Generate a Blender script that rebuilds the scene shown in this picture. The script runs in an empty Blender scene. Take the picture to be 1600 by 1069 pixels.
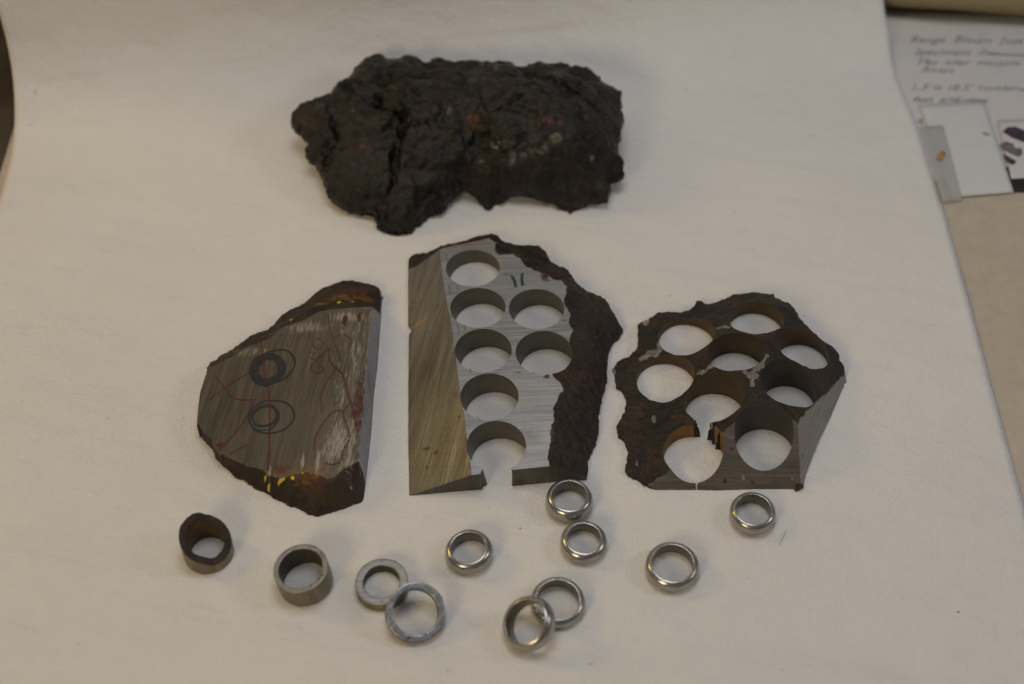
import bpy, math, random
import numpy as np
from mathutils import Vector, Matrix, noise
from mathutils.geometry import delaunay_2d_cdt

random.seed(7); np.random.seed(7)
D = bpy.data
scene = bpy.context.scene
COL = scene.collection

# ------------------------------------------------------------------ camera
FPX = 2383.0                       # focal length in pixels of the 1600 px wide photograph
TH = math.radians(51.0)            # camera looks 51 degrees below the horizon
CAM = np.array([0.0, -409.0, 505.0])   # millimetres
cd = D.cameras.new('camera'); cam = D.objects.new('camera', cd); COL.objects.link(cam)
cam.location = CAM * .001
cam.rotation_euler = (math.pi/2 - TH, 0, 0)
cd.sensor_width = 36; cd.lens = FPX * 36 / 1600
cd.clip_start = .01; cd.clip_end = 20
cd.dof.use_dof = True; cd.dof.focus_distance = .62; cd.dof.aperture_fstop = 5.6
scene.camera = cam

# ------------------------------------------------------------------ light
w = D.worlds.new('World'); scene.world = w; w.use_nodes = True
w.node_tree.nodes['Background'].inputs[0].default_value = (.88, .90, .95, 1)
w.node_tree.nodes['Background'].inputs[1].default_value = .125

def lamp(name, loc, target, size, power, color):
    l = D.lights.new(name, 'AREA'); l.shape = 'DISK'; l.size = size; l.energy = power; l.color = color
    o = D.objects.new(name, l); COL.objects.link(o); o.location = loc
    o.rotation_euler = (Vector(target) - Vector(loc)).to_track_quat('-Z', 'Y').to_euler()
    return o
lamp('lamp_left', (-.95, .28, .62), (-.08, .05, 0), .28, 2.0, (1, .64, .14))
lamp('lamp_right', (.97, -.06, .68), (.05, .0, 0), .28, 1.3, (.97, .97, 1))
lamp('lamp_front', (-.52, -.86, .60), (-.14, .0, 0), .32, 2.75, (1, .77, .42))
lamp('fill_overhead', (.0, .03, .82), (.0, -.08, 0), .40, 1.65, (.985, .985, 1))  # added overhead fill, not a room fitting; brightens the middle of the paper

scene.view_settings.view_transform = 'Standard'
scene.view_settings.look = 'None'
scene.view_settings.exposure = 0.05
scene.view_settings.gamma = 1.0
scene.render.engine = 'CYCLES'

# ------------------------------------------------------------------ helpers
def P(px, py, z=0.0):
    """photo pixel -> world point (mm) on the horizontal plane at height z"""
    a = (px - 800) / FPX; b = -(py - 534.5) / FPX
    d = np.array([a, b*math.sin(TH) + math.cos(TH), b*math.cos(TH) - math.sin(TH)])
    t = (z - CAM[2]) / d[2]
    return CAM + d * t

def tag(o, label=None, cat=None, group=None, kind=None):
    if label: o['label'] = label
    if cat: o['category'] = cat
    if group: o['group'] = group
    if kind: o['kind'] = kind
    return o

def thing(name, loc, label, cat, group=None):
    o = D.objects.new(name, None); COL.objects.link(o)
    o.empty_display_size = .01
    o.location = [c*.001 for c in loc]
    return tag(o, label, cat, group)

def mesh_obj(name, verts, faces, mat, parent=None, origin=(0, 0, 0), smooth=True, attrs=None):
    """verts in world mm"""
    V = (np.asarray(verts, dtype=float) - np.asarray(origin, dtype=float)) * .001
    me = D.meshes.new(name); me.from_pydata(V.tolist(), [], [list(map(int, f)) for f in faces])
    if smooth: me.polygons.foreach_set('use_smooth', [True]*len(me.polygons))
    if attrs:
        for k, a in attrs.items():
            at = me.attributes.new(k, 'FLOAT', 'POINT'); at.data.foreach_set('value', np.asarray(a, dtype=np.float32))
    me.materials.append(mat); me.update()
    o = D.objects.new(name, me); COL.objects.link(o)
    if parent: o.parent = parent
    else: o.location = [c*.001 for c in origin]
    return o

# ------------------------------------------------------------------ materials
class NT:
    def __init__(s, name):
        s.m = D.materials.new(name); s.m.use_nodes = True
        s.t = s.m.node_tree; s.b = s.t.nodes['Principled BSDF']
        s.co = s.t.nodes.new('ShaderNodeTexCoord').outputs['Object']
    def n(s, kind, **kw):
        x = s.t.nodes.new('ShaderNode' + kind)
        for k, v in kw.items(): setattr(x, k, v)
        return x
    def link(s, a, b): s.t.links.new(a, b)
    def noise(s, scale, detail=6, rough=.6, stretch=None, rot=0, co=None):
        co = co or s.co
        if stretch:
            mp = s.n('Mapping'); mp.inputs['Scale'].default_value = stretch; mp.inputs['Rotation'].default_value = (0, 0, rot)
            # rotate first, then stretch
            mp2 = s.n('Mapping'); mp2.inputs['Rotation'].default_value = (0, 0, rot)
            mp.inputs['Rotation'].default_value = (0, 0, 0)
            s.link(co, mp2.inputs[0]); s.link(mp2.outputs[0], mp.inputs[0]); co = mp.outputs[0]
        t = s.n('TexNoise'); t.inputs['Scale'].default_value = scale; t.inputs['Detail'].default_value = detail
        t.inputs['Roughness'].default_value = rough
        s.link(co, t.inputs['Vector']); return t.outputs['Fac']
    def ramp(s, fac, stops):
        r = s.n('ValToRGB'); e = r.color_ramp.elements
        while len(e) < len(stops): e.new(.5)
        for x, (p, c) in zip(e, stops):
            x.position = p; x.color = (c, c, c, 1) if isinstance(c, (int, float)) else (*c, 1)
        s.link(fac, r.inputs[0]); return r.outputs[0]
    def mix(s, fac, a, b, mode='MIX'):
        x = s.n('Mix', data_type='RGBA', blend_type=mode)
        if isinstance(fac, (int, float)): x.inputs[0].default_value = fac
        else: s.link(fac, x.inputs[0])
        for i, v in ((6, a), (7, b)):
            if isinstance(v, tuple): x.inputs[i].default_value = (*v, 1)
            else: s.link(v, x.inputs[i])
        return x.outputs[2]
    def math(s, op, a, b=0.0, clamp=False):
        x = s.n('Math', operation=op, use_clamp=clamp)
        for i, v in ((0, a), (1, b)):
            if isinstance(v, (int, float)): x.inputs[i].default_value = v
            else: s.link(v, x.inputs[i])
        return x.outputs[0]
    def mask(s, name, nz, lo=.82, hi=.96):
        return s.ramp(s.math('ADD', s.math('MULTIPLY', s.attr(name), .5), nz), [(lo, 0.0), (hi, 1.0)])
    def attr(s, name):
        a = s.n('Attribute'); a.attribute_name = name; return a.outputs['Fac']
    def set(s, key, v):
        i = s.b.inputs[key]
        if isinstance(v, (int, float)): i.default_value = v
        elif isinstance(v, tuple): i.default_value = (*v, 1)
        else: s.link(v, i)
    def bump(s, h, dist, strength=1.0, prev=None):
        b = s.n('Bump'); b.inputs['Strength'].default_value = strength; b.inputs['Distance'].default_value = dist
        s.link(h, b.inputs['Height'])
        if prev: s.link(prev, b.inputs['Normal'])
        s.link(b.outputs[0], s.b.inputs['Normal']); return b.outputs[0]

def crust_material(name, dark, mid, warm, rough=.62, spec=.35, patch=(.36, .72), bump=.0009):
    m = NT(name)
    n1 = m.noise(95, 8, .62); n2 = m.noise(420, 6, .7); n3 = m.noise(38, 5, .6); n4 = m.noise(1500, 4, .6)
    c = m.mix(m.ramp(n1, [(.3, 0.0), (.68, 1.0)]), dark, mid)
    c = m.mix(m.ramp(n2, [(.42, 0.0), (.75, .75)]), c, warm)
    c = m.mix(m.ramp(n3, [(patch[0], 0.0), (patch[1], .8)]), c, dark)
    big = m.ramp(m.math('ADD', m.noise(52, 4, .55), m.math('MULTIPLY', m.math('SUBTRACT', n2, .5), .5)), [(.44, 0.0), (.62, 1.0)])
    c = m.mix(m.math('MULTIPLY', big, .65), c, warm)
    fl = m.ramp(m.noise(900, 3, .6), [(.66, 0.0), (.74, 1.0)])
    c = m.mix(m.math('MULTIPLY', fl, .45), c, tuple(x*3.2 for x in warm))
    rust = m.math('MULTIPLY', m.mask('rust', m.math('ADD', m.math('MULTIPLY', n2, .85), m.math('MULTIPLY', n1, .15)), .78, .98), .8)
    c = m.mix(rust, c, (.082, .030, .014))
    ora = m.mask('orange', n2, .80, 1.0)
    c = m.mix(ora, c, (.16, .072, .010))
    yel = m.mask('yellow', n2, .80, .90)
    c = m.mix(yel, c, (.62, .40, .02))
    sc = m.mask('scuff_glint', m.noise(480, 9, .78), .76, .95)
    c = m.mix(sc, c, (.17, .155, .13))
    pale = m.mask('pale', m.noise(260, 6, .6), .84, .90)
    c = m.mix(pale, c, m.mix(m.ramp(n2, [(.3, 0.0), (.65, 1.0)]), (.13, .11, .09), (.34, .30, .255)))
    m.set('Base Color', c)
    m.set('Metallic', m.math('MAXIMUM', m.math('MAXIMUM', .15, m.math('MULTIPLY', sc, .8)), m.math('MULTIPLY', pale, .7)))
    m.set('Roughness', m.math('SUBTRACT', m.ramp(n2, [(.3, rough-.14), (.7, rough+.12)]), m.math('MULTIPLY', sc, .25)))
    m.set('Specular IOR Level', spec)
    b = m.bump(n1, bump*1.6, .8); b = m.bump(n2, bump*.7, .9, b); m.bump(n4, bump*.18, .8, b)
    return m.m

def machined_material(name, c0, c1, stain, rot=0, metal=.55, rough=.40, streak=.55, stains=(.60, .74), bump=.00006, speck=(.016, .014, .012)):
    m = NT(name)
    ring_cut = 'bore' in name        # bored walls carry rings, milled faces straight strokes
    fine = m.noise(1, 4, .7, (60, 60, 1500) if ring_cut else (1150, 30, 60), rot); broad = m.noise(1, 5, .6, (40, 40, 420) if ring_cut else (330, 28, 60), rot)
    blot = m.noise(60, 7, .65); sp = m.noise(520, 5, .7); big = m.noise(22, 4, .5)
    hair = m.noise(1, 3, .6, (60, 60, 2600) if ring_cut else (2300, 22, 60), rot+.06)
    c = m.mix(m.ramp(fine, [(.34, 0.0), (.66, 1.0)]), tuple(x*.88 for x in c0), tuple(x*1.08 for x in c1))
    c = m.mix(m.math('MULTIPLY', m.ramp(hair, [(.60, 0.0), (.68, 1.0)]), .5), c, tuple(min(1, x*1.9) for x in c1))
    c = m.mix(m.math('MULTIPLY', m.ramp(hair, [(.32, 1.0), (.40, 0.0)]), .5), c, tuple(x*.45 for x in c0))
    c = m.mix(m.math('MULTIPLY', m.ramp(broad, [(.35, 0.0), (.7, 1.0)]), streak), c, tuple(x*.55 for x in c0))
    c = m.mix(m.math('MULTIPLY', m.ramp(big, [(.35, 0.0), (.65, 1.0)]), .35), c, tuple(x*1.18 for x in c1))
    c = m.mix(m.math('MULTIPLY', m.ramp(blot, [(stains[0], 0.0), (stains[1], 1.0)]), .8), c, stain)
    c = m.mix(m.math('MULTIPLY', m.ramp(sp, [(.655, 0.0), (.71, 1.0)]), .8), c, speck)
    sc = m.math('MULTIPLY', m.mask('scuff_glint', m.noise(1, 6, .72, (1300, 170, 100), rot), .78, .98), .75)
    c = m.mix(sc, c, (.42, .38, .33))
    ru = m.mask('rust', m.noise(330, 7, .7), .80, .98)
    c = m.mix(ru, c, (.085, .030, .018))
    og = m.math('MULTIPLY', m.attr('orange'), m.ramp(m.noise(250, 5, .6), [(.36, 0.0), (.6, 1.0)]), True)
    c = m.mix(og, c, (.30, .15, .04))
    m.set('Base Color', c); m.set('Metallic', metal)
    m.set('Roughness', m.math('ADD', m.ramp(fine, [(.2, rough-.07), (.8, rough+.08)]), m.math('MULTIPLY', m.ramp(blot, [(.5, 0.0), (.8, 1.0)]), .2)))
    b = m.bump(fine, bump*(3 if ring_cut else 1), 1.0); b = m.bump(broad, bump*2, .5, b); m.bump(sp, bump*2.2, .6, b)
    return m.m

def simple_material(name, col, rough=.6, metal=0.0, var=.15, scale=200, bump=.0001, spec=.5):
    m = NT(name); n = m.noise(scale, 6, .6)
    m.set('Base Color', m.mix(m.ramp(n, [(.3, 0.0), (.7, 1.0)]), tuple(c*(1-var) for c in col), tuple(min(1, c*(1+var)) for c in col)))
    m.set('Roughness', rough); m.set('Metallic', metal); m.set('Specular IOR Level', spec)
    if bump: m.bump(n, bump, .7)
    return m.m

def ink_material(name, col, wear=(.34, .52), rough=.6):
    m = NT(name); n = m.noise(900, 5, .65)
    m.set('Base Color', m.mix(m.ramp(m.noise(160, 3, .5), [(.3, 0.0), (.7, 1.0)]), col, tuple(min(1, c*1.5+.004) for c in col)))
    m.set('Roughness', rough); m.set('Alpha', m.ramp(n, [(wear[0], .25), (wear[1], 1.0)]))
    return m.m

def paper_material(name):
    m = NT(name)
    n1 = m.noise(9, 4, .5); n2 = m.noise(650, 5, .7); n3 = m.noise(70, 6, .6); n4 = m.noise(1, 3, .5, (14, 42, 20), .25)
    c = m.mix(m.ramp(n1, [(.3, 0.0), (.7, 1.0)]), (.725, .705, .68), (.765, .745, .72))
    c = m.mix(m.math('MULTIPLY', m.ramp(n3, [(.35, 0.0), (.75, 1.0)]), .25), c, (.66, .64, .61))
    spk = m.ramp(m.noise(240, 2, .4), [(.765, 0.0), (.79, 1.0)])
    c = m.mix(m.math('MULTIPLY', spk, .35), c, (.22, .19, .16))
    m.set('Base Color', c); m.set('Roughness', .85); m.set('Specular IOR Level', .2)
    n5 = m.noise(1, 4, .6, (60, 700, 100), .12); b = m.bump(n4, .006, .6); b = m.bump(n3, .0012, .6, b); b = m.bump(n5, .0003, .6, b); m.bump(n2, .0007, 1.0, b)
    return m.m

M_paper = paper_material('white_backdrop_paper')
M_crust_a = crust_material('fusion_crust_brown', (.012, .009, .007), (.027, .019, .012), (.050, .033, .017))
M_crust_b = crust_material('rusty_crust', (.015, .011, .009), (.022, .016, .012), (.052, .031, .020), rough=.50, bump=.0014)
M_crust_c = crust_material('dark_pitted_crust', (.015, .013, .011), (.022, .018, .014), (.050, .032, .020), rough=.46, bump=.0014)
M_chunk = crust_material('forged_black_iron', (.0042, .0040, .0040), (.0085, .0070, .0056), (.029, .020, .012), rough=.30, spec=.36, bump=.0011)
M_top1 = machined_material('worn_brown_steel_face', (.088, .071, .047), (.142, .121, .088), (.055, .046, .028), rot=.10, metal=.5, rough=.40, stains=(.60, .78))
M_side1 = machined_material('blue_grey_cut_side', (.17, .17, .185), (.24, .24, .26), (.12, .10, .09), rot=1.5, metal=.6, rough=.33)
M_top2 = machined_material('pale_grey_milled_face', (.225, .228, .232), (.35, .352, .358), (.20, .17, .14), rot=1.48, metal=.55, rough=.42, streak=.5, stains=(.62, .8))
M_bevel2 = machined_material('tan_brushed_bevel', (.108, .104, .094), (.208, .200, .182), (.080, .068, .052), rot=.2, metal=.5, rough=.38, streak=.85, stains=(.60, .76))
M_front2 = machined_material('dark_sawn_front', (.075, .066, .055), (.120, .105, .085), (.045, .035, .028), rot=.6, metal=.45, rough=.48)
M_bore = machined_material('bored_hole_wall', (.115, .105, .083), (.155, .142, .115), (.085, .07, .05), rot=0, metal=.5, rough=.48, streak=.3)
M_bore3 = machined_material('rust_stained_bore', (.070, .044, .018), (.105, .066, .026), (.05, .033, .02), rot=0, metal=.3, rough=.55, streak=.3, stains=(.5, .7))
M_bore3o = machined_material('orange_rust_bore', (.15, .075, .010), (.30, .155, .016), (.05, .028, .012), rot=0, metal=.2, rough=.6, streak=.6, stains=(.42, .62))
M_bore3d = machined_material('dark_grey_bore', (.060, .055, .048), (.085, .078, .066), (.04, .03, .022), rot=0, metal=.4, rough=.55, streak=.3)
M_front3 = machined_material('brown_milled_slope', (.095, .080, .065), (.15, .128, .104), (.062, .045, .034), rot=1.57, metal=.45, rough=.47, streak=.6)
M_side3 = machined_material('grey_cut_slope', (.20, .185, .162), (.27, .252, .225), (.14, .115, .09), rot=.4, metal=.45, rough=.45, streak=.2)
M_black = ink_material('black_marker', (.008, .009, .010), (.28, .42))
M_red = ink_material('red_marker', (.085, .014, .016), (.40, .60))
M_brown = ink_material('faded_brown_marker', (.05, .032, .026), (.36, .56))
M_teal = ink_material('blue_black_marker', (.010, .026, .040), (.2, .3))
M_faint = ink_material('faint_blue_marker', (.13, .14, .19), (.40, .60))

# ------------------------------------------------------------------ geometry tools
def dense(pts, step, closed=True):
    out = []; n = len(pts)
    for i in range(n if closed else n-1):
        a = np.array(pts[i], float); b = np.array(pts[(i+1) % n], float)
        k = max(1, int(math.ceil(np.linalg.norm((b-a)[:2]) / step)))
        for j in range(k): out.append(a + (b-a)*j/k)
    if not closed: out.append(np.array(pts[-1], float))
    return np.array(out)

def inside(poly, X, Y):
    poly = np.asarray(poly)[:, :2]; r = np.zeros(len(X), bool)
    x0, y0 = poly[-1]
    for x1, y1 in poly:
        c = ((y1 > Y) != (y0 > Y))
        with np.errstate(divide='ignore', invalid='ignore'):
            xi = (x0-x1)*(Y-y1)/(y0-y1) + x1
        r ^= c & (X < xi); x0, y0 = x1, y1
    return r

def nearest(pts, X, Y, chunk=4000):
    pts = np.asarray(pts)[:, :2]; d = np.empty(len(X)); ix = np.empty(len(X), int)
    for i in range(0, len(X), chunk):
        q = (X[i:i+chunk, None]-pts[None, :, 0])**2 + (Y[i:i+chunk, None]-pts[None, :, 1])**2
        k = q.argmin(1); ix[i:i+chunk] = k; d[i:i+chunk] = np.sqrt(q[np.arange(len(k)), k])
    return d, ix

def seg_dist(line, X, Y):
    """distance to an open polyline"""
    best = np.full(len(X), 1e9)
    for a, b in zip(line[:-1], line[1:]):
        a = np.asarray(a)[:2]; b = np.asarray(b)[:2]; v = b-a; L = max(v@v, 1e-9)
        t = np.clip(((X-a[0])*v[0] + (Y-a[1])*v[1])/L, 0, 1)
        best = np.minimum(best, np.hypot(X-a[0]-t*v[0], Y-a[1]-t*v[1]))
    return best

class RBF:
    def __init__(s, pts, lam=2.0):
        p = np.array(pts, float); s.p = p[:, :2]; n = len(p)
        K = s.k(np.linalg.norm(s.p[:, None]-s.p[None], axis=2)) + lam*np.eye(n)
        A = np.zeros((n+3, n+3)); A[:n, :n] = K; A[:n, n] = 1; A[:n, n+1:] = s.p; A[n:, :n] = A[:n, n:].T
        s.w = np.linalg.solve(A, np.concatenate([p[:, 2], [0, 0, 0]]))
    def k(s, r): return np.where(r > 1e-6, r*r*np.log(np.maximum(r, 1e-6)), 0) / 100
    def __call__(s, X, Y):
        r = np.hypot(X[:, None]-s.p[None, :, 0], Y[:, None]-s.p[None, :, 1])
        n = len(s.p); return s.k(r)@s.w[:n] + s.w[n] + s.w[n+1]*X + s.w[n+2]*Y

def fr(X, Y, scale, seed=0.0, octv=4, Z=None):
    Z = np.zeros(len(X)) if Z is None else Z
    f = noise.fractal
    return np.array([f((x/scale+seed, y/scale-seed, z/scale+seed*.3), .85, 2.1, octv) for x, y, z in zip(X.tolist(), Y.tolist(), Z.tolist())])

def ridged(X, Y, scale, seed=0.0):
    f = noise.ridged_multi_fractal
    return np.array([f((x/scale+seed, y/scale-seed, seed), .9, 2.1, 4, .9, 2.0) for x, y in zip(X.tolist(), Y.tolist())])

def smooth(a, b, x):
    t = np.clip((x-a)/(b-a), 0, 1); return t*t*(3-2*t)

def blob(X, Y, px, py, z, rx, ry=None, sharp=2.0):
    """soft spot (1 at centre) round a photographed point"""
    c = P(px, py, z); ry = ry or rx
    return np.clip(1.05*np.exp(-(((X-c[0])/rx)**2 + ((Y-c[1])/ry)**2)**(sharp/2)), 0, 1)

def planar_mesh(outline, cuts, spacing):
    """triangulate the region inside outline and outside every cut; returns XY array, triangles"""
    pts = []; edges = []
    for loop in [outline] + cuts:
        b = len(pts); n = len(loop)
        pts += [(p[0], p[1]) for p in loop]
        edges += [(b+i, b+(i+1) % n) for i in range(n)]
    bp = np.array(pts)
    x0, y0 = outline[:, 0].min(), outline[:, 1].min(); x1, y1 = outline[:, 0].max(), outline[:, 1].max()
    gy = np.arange(y0, y1, spacing*.87); G = []
    for i, yy in enumerate(gy):
        xs = np.arange(x0 + (i % 2)*spacing*.5, x1, spacing); G.append(np.stack([xs, np.full(len(xs), yy)], 1))
    G = np.concatenate(G); G += (np.random.rand(*G.shape)-.5)*spacing*.35
    k = inside(outline, G[:, 0], G[:, 1])
    for c in cuts: k &= ~inside(c, G[:, 0], G[:, 1])
    G = G[k]; d, _ = nearest(bp, G[:, 0], G[:, 1]); G = G[d > spacing*.55]
    allp = [Vector(p) for p in pts] + [Vector(p) for p in G.tolist()]
    v, e, f, *_ = delaunay_2d_cdt(allp, edges, [], 0, 1e-5)
    V = np.array([(p.x, p.y) for p in v]); F = np.array([list(t) for t in f if len(t) == 3])
    c = V[F].mean(1)
    ok = inside(outline, c[:, 0], c[:, 1])
    for q in cuts: ok &= ~inside(q, c[:, 0], c[:, 1])
    F = F[ok]
    a = V[F[:, 1]]-V[F[:, 0]]; b = V[F[:, 2]]-V[F[:, 0]]; ar = a[:, 0]*b[:, 1]-a[:, 1]*b[:, 0]
    F[ar < 0] = F[ar < 0][:, ::-1]; F = F[np.abs(ar) > 1e-7]
    return V, F

def boundary(F):
    from collections import Counter
    E = {}
    for t in F.tolist():
        for i in range(3):
            a, b = t[i], t[(i+1) % 3]
            if (b, a) in E: del E[(b, a)]
            else: E[(a, b)] = 1
    return list(E)

def sub(V, F, attrs):
    u, inv = np.unique(F.ravel(), return_inverse=True)
    return V[u], inv.reshape(F.shape), {k: a[u] for k, a in attrs.items()}

def build_slab(name, label, cat, outline, holes, cuts, hfun, part_names, part_mats, wall_parts, bore_mats, spacing=.5, rough=.35, seed=1.0, default_wall='crust', tear=None):
    """outline: rows x, y, tag index; holes: (cx, cy, r, ax, ay); hfun(X, Y) -> z, region, attrs"""
    ol = dense(outline, .6)
    tags = ol[:, 2].round().astype(int) if False else None
    # carry tags (piecewise constant) through the densification
    rows = []
    n = len(outline)
    for i in range(n):
        a = outline[i]; b = outline[(i+1) % n]; L = math.hypot(b[0]-a[0], b[1]-a[1]); k = max(1, int(math.ceil(L/.6)))
        for j in range(k): rows.append((a[0]+(b[0]-a[0])*j/k, a[1]+(b[1]-a[1])*j/k, a[2]))
    ol = np.array(rows)
    amp = np.where(ol[:, 2] == 0, rough, .05)
    amp = np.minimum(amp, np.roll(amp, 1))
    ol[:, 0] += amp*fr(ol[:, 0], ol[:, 1], 2.2, seed)*1.3; ol[:, 1] += amp*fr(ol[:, 0], ol[:, 1], 2.2, seed+9)*1.3
    hc = []
    for (cx, cy, r, ax, ay) in holes:
        t = np.linspace(0, 2*math.pi, 120, endpoint=False)
        hc.append(np.stack([cx+r*np.cos(t), cy+r*np.sin(t)], 1))
    V2, F = planar_mesh(ol, hc + [np.asarray(c) for c in cuts], spacing)
    X, Y = V2[:, 0], V2[:, 1]
    z, reg, attrs = hfun(X, Y)
    z = np.maximum(z, .35)
    V = np.stack([X, Y, z], 1)
    cx, cy = V[F].mean(1)[:, 0], V[F].mean(1)[:, 1]
    _, freg, _ = hfun(cx, cy)
    org = (X.mean(), Y.mean(), 0)
    root = thing(name, org, label, cat)
    sub_faces = {}
    for r in range(len(part_names)):
        k = freg == r
        if k.sum() < 3: continue
        sv, sf, sa = sub(V, F[k], attrs); sub_faces[r] = (sv, sf, sa)
    # walls
    be = boundary(F)
    hv = {}
    for a, b in be:
        for q in (a, b):
            for i, (hx, hy, r, ax, ay) in enumerate(holes):
                if abs(math.hypot(V[q, 0]-hx, V[q, 1]-hy)-r) < .03: hv[q] = i
    mid = np.array([(V[a]+V[b])/2 for a, b in be])
    d, ix = nearest(ol, mid[:, 0], mid[:, 1])
    K = 7; groups = {}
    cutd = np.full(len(be), 9.)
    for c in cuts:
        cutd = np.minimum(cutd, seg_dist(list(np.asarray(c)) + [np.asarray(c)[0]], mid[:, 0], mid[:, 1]))
    for j, (a, b) in enumerate(be):
        if a in hv and b in hv and hv[a] == hv[b] and cutd[j] > .02: key = ('bore', hv[a])
        elif cutd[j] < .05 or d[j] > .5: key = ('wall', default_wall)
        else: key = ('wall', wall_parts[int(ol[ix[j], 2])])
        groups.setdefault(key, []).append((a, b))
    tear_line = (list(np.asarray(cuts[0])) + [np.asarray(cuts[0])[0]]) if tear is not None else None
    def column(q, key):
        x, y, h = V[q]; out = []
        sx = sy = 0
        if q in hv: _, _, _, sx, sy = holes[hv[q]]
        for k in range(K+1):
            t = k/K; zz = h*(1-t)
            xx = x + sx*h*t; yy = y + sy*h*t
            if q not in hv and key[1] == 'crust' and 0 < k:
                s = rough*1.5*math.sin(math.pi*min(t*1.2, 1))
                xx += s*noise.noise((xx/2.0+seed, yy/2.0, zz/1.6)); yy += s*noise.noise((xx/2.0+seed+5, yy/2.0+3, zz/1.6))
            if tear is not None and q not in hv and seg_dist(tear_line, np.array([x]), np.array([y]))[0] < .05:
                pull = (tear[0]-x)*(.75 if x < tear[0] else .12)*t**.8
                xx += pull + (.8 if x < tear[0] else .25)*noise.noise((yy/1.4, zz/1.8, seed))*math.sin(math.pi*min(1, t*1.1)); yy += .25*noise.noise((yy/1.7, zz/1.5, seed+4))*t
            out.append((xx, yy, zz))
        return out
    for key, es in groups.items():
        idx = {}; vs = []; fs = []; src = []
        for a, b in es:
            for q in (a, b):
                if q not in idx:
                    idx[q] = len(vs); vs += column(q, key); src += [q]*(K+1)
            for k in range(K):
                i, jx = idx[a]+k, idx[b]+k
                fs.append((i, i+1, jx+1, jx))
        at = {k: v[src] for k, v in attrs.items()}
        if key[0] == 'bore':
            mesh_obj('bore', vs, fs, bore_mats[key[1]], root, org, True, at)
        else:
            r = part_names.index(key[1])
            if r in sub_faces:
                sv, sf, sa = sub_faces[r]
                nv = len(sv)
                sub_faces[r] = (np.concatenate([sv, np.array(vs)]), [list(f) for f in (sf.tolist() if hasattr(sf, 'tolist') else sf)] + [[i+nv for i in f] for f in fs],
                                {k: np.concatenate([sa[k], at[k]]) for k in sa})
            else:
                sub_faces[r] = (np.array(vs), fs, at)
    for r, (sv, sf, sa) in sub_faces.items():
        mesh_obj(part_names[r], sv, sf.tolist() if hasattr(sf, 'tolist') else sf, part_mats[r], root, org, True, sa)
    return root, org

def zero_attrs(X): return {k: np.zeros(len(X)) for k in ('rust', 'orange', 'yellow', 'scuff_glint', 'pale')}

def ribbon(name, pts_px, z0, width, mat, root, org, hfun, closed=False, label=None):
    """marker stroke laid on a surface: pts in photo pixels, width in mm"""
    w3 = [P(x, y, z0)[:2] for x, y in pts_px]
    # smooth with Catmull-Rom
    n = len(w3); cr = []
    rng = range(n if closed else n-1)
    for i in rng:
        p0 = w3[(i-1) % n] if (closed or i > 0) else w3[i]; p1 = w3[i]; p2 = w3[(i+1) % n]; p3 = w3[(i+2) % n] if (closed or i+2 < n) else p2
        k = max(2, int(np.linalg.norm(p2-p1)/.35))
        for j in range(k):
            t = j/k
            cr.append(.5*((2*p1)+(-p0+p2)*t+(2*p0-5*p1+4*p2-p3)*t*t+(-p0+3*p1-3*p2+p3)*t**3))
    if not closed: cr.append(w3[-1])
    C = np.array(cr); m = len(C)
    T = np.roll(C, -1, 0)-np.roll(C, 1, 0)
    if not closed: T[0] = C[1]-C[0]; T[-1] = C[-1]-C[-2]
    T /= np.maximum(np.linalg.norm(T, axis=1), 1e-6)[:, None]; N = np.stack([-T[:, 1], T[:, 0]], 1)
    wv = width*.5*(1+.3*fr(C[:, 0], C[:, 1], 2.5, 3.3, 2))
    if not closed: wv[0] *= .4; wv[-1] *= .4
    L = C+N*wv[:, None]; R = C-N*wv[:, None]
    XY = np.concatenate([L, C, R]); z, _, _ = hfun(XY[:, 0], XY[:, 1])
    z = np.maximum(z, .3)+.07
    # keep the ribbon above ridges
    V = np.stack([XY[:, 0], XY[:, 1], z], 1); fs = []
    for i in range(m if closed else m-1):
        j = (i+1) % m
        fs += [(i, m+i, m+j, j), (m+i, 2*m+i, 2*m+j, m+j)]
    o = mesh_obj(name, V, fs, mat, root, org)
    if label: o['label'] = label
    return o

def ell(cx, cy, rx, ry, rot=0, n=14, wob=.04, seed=0):
    rnd = random.Random(seed); out = []
    for i in range(n):
        a = 2*math.pi*i/n; k = 1+rnd.uniform(-wob, wob)
        x = rx*k*math.cos(a); y = ry*k*math.sin(a)
        out.append((cx+x*math.cos(rot)-y*math.sin(rot), cy+x*math.sin(rot)+y*math.cos(rot)))
    return out

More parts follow.
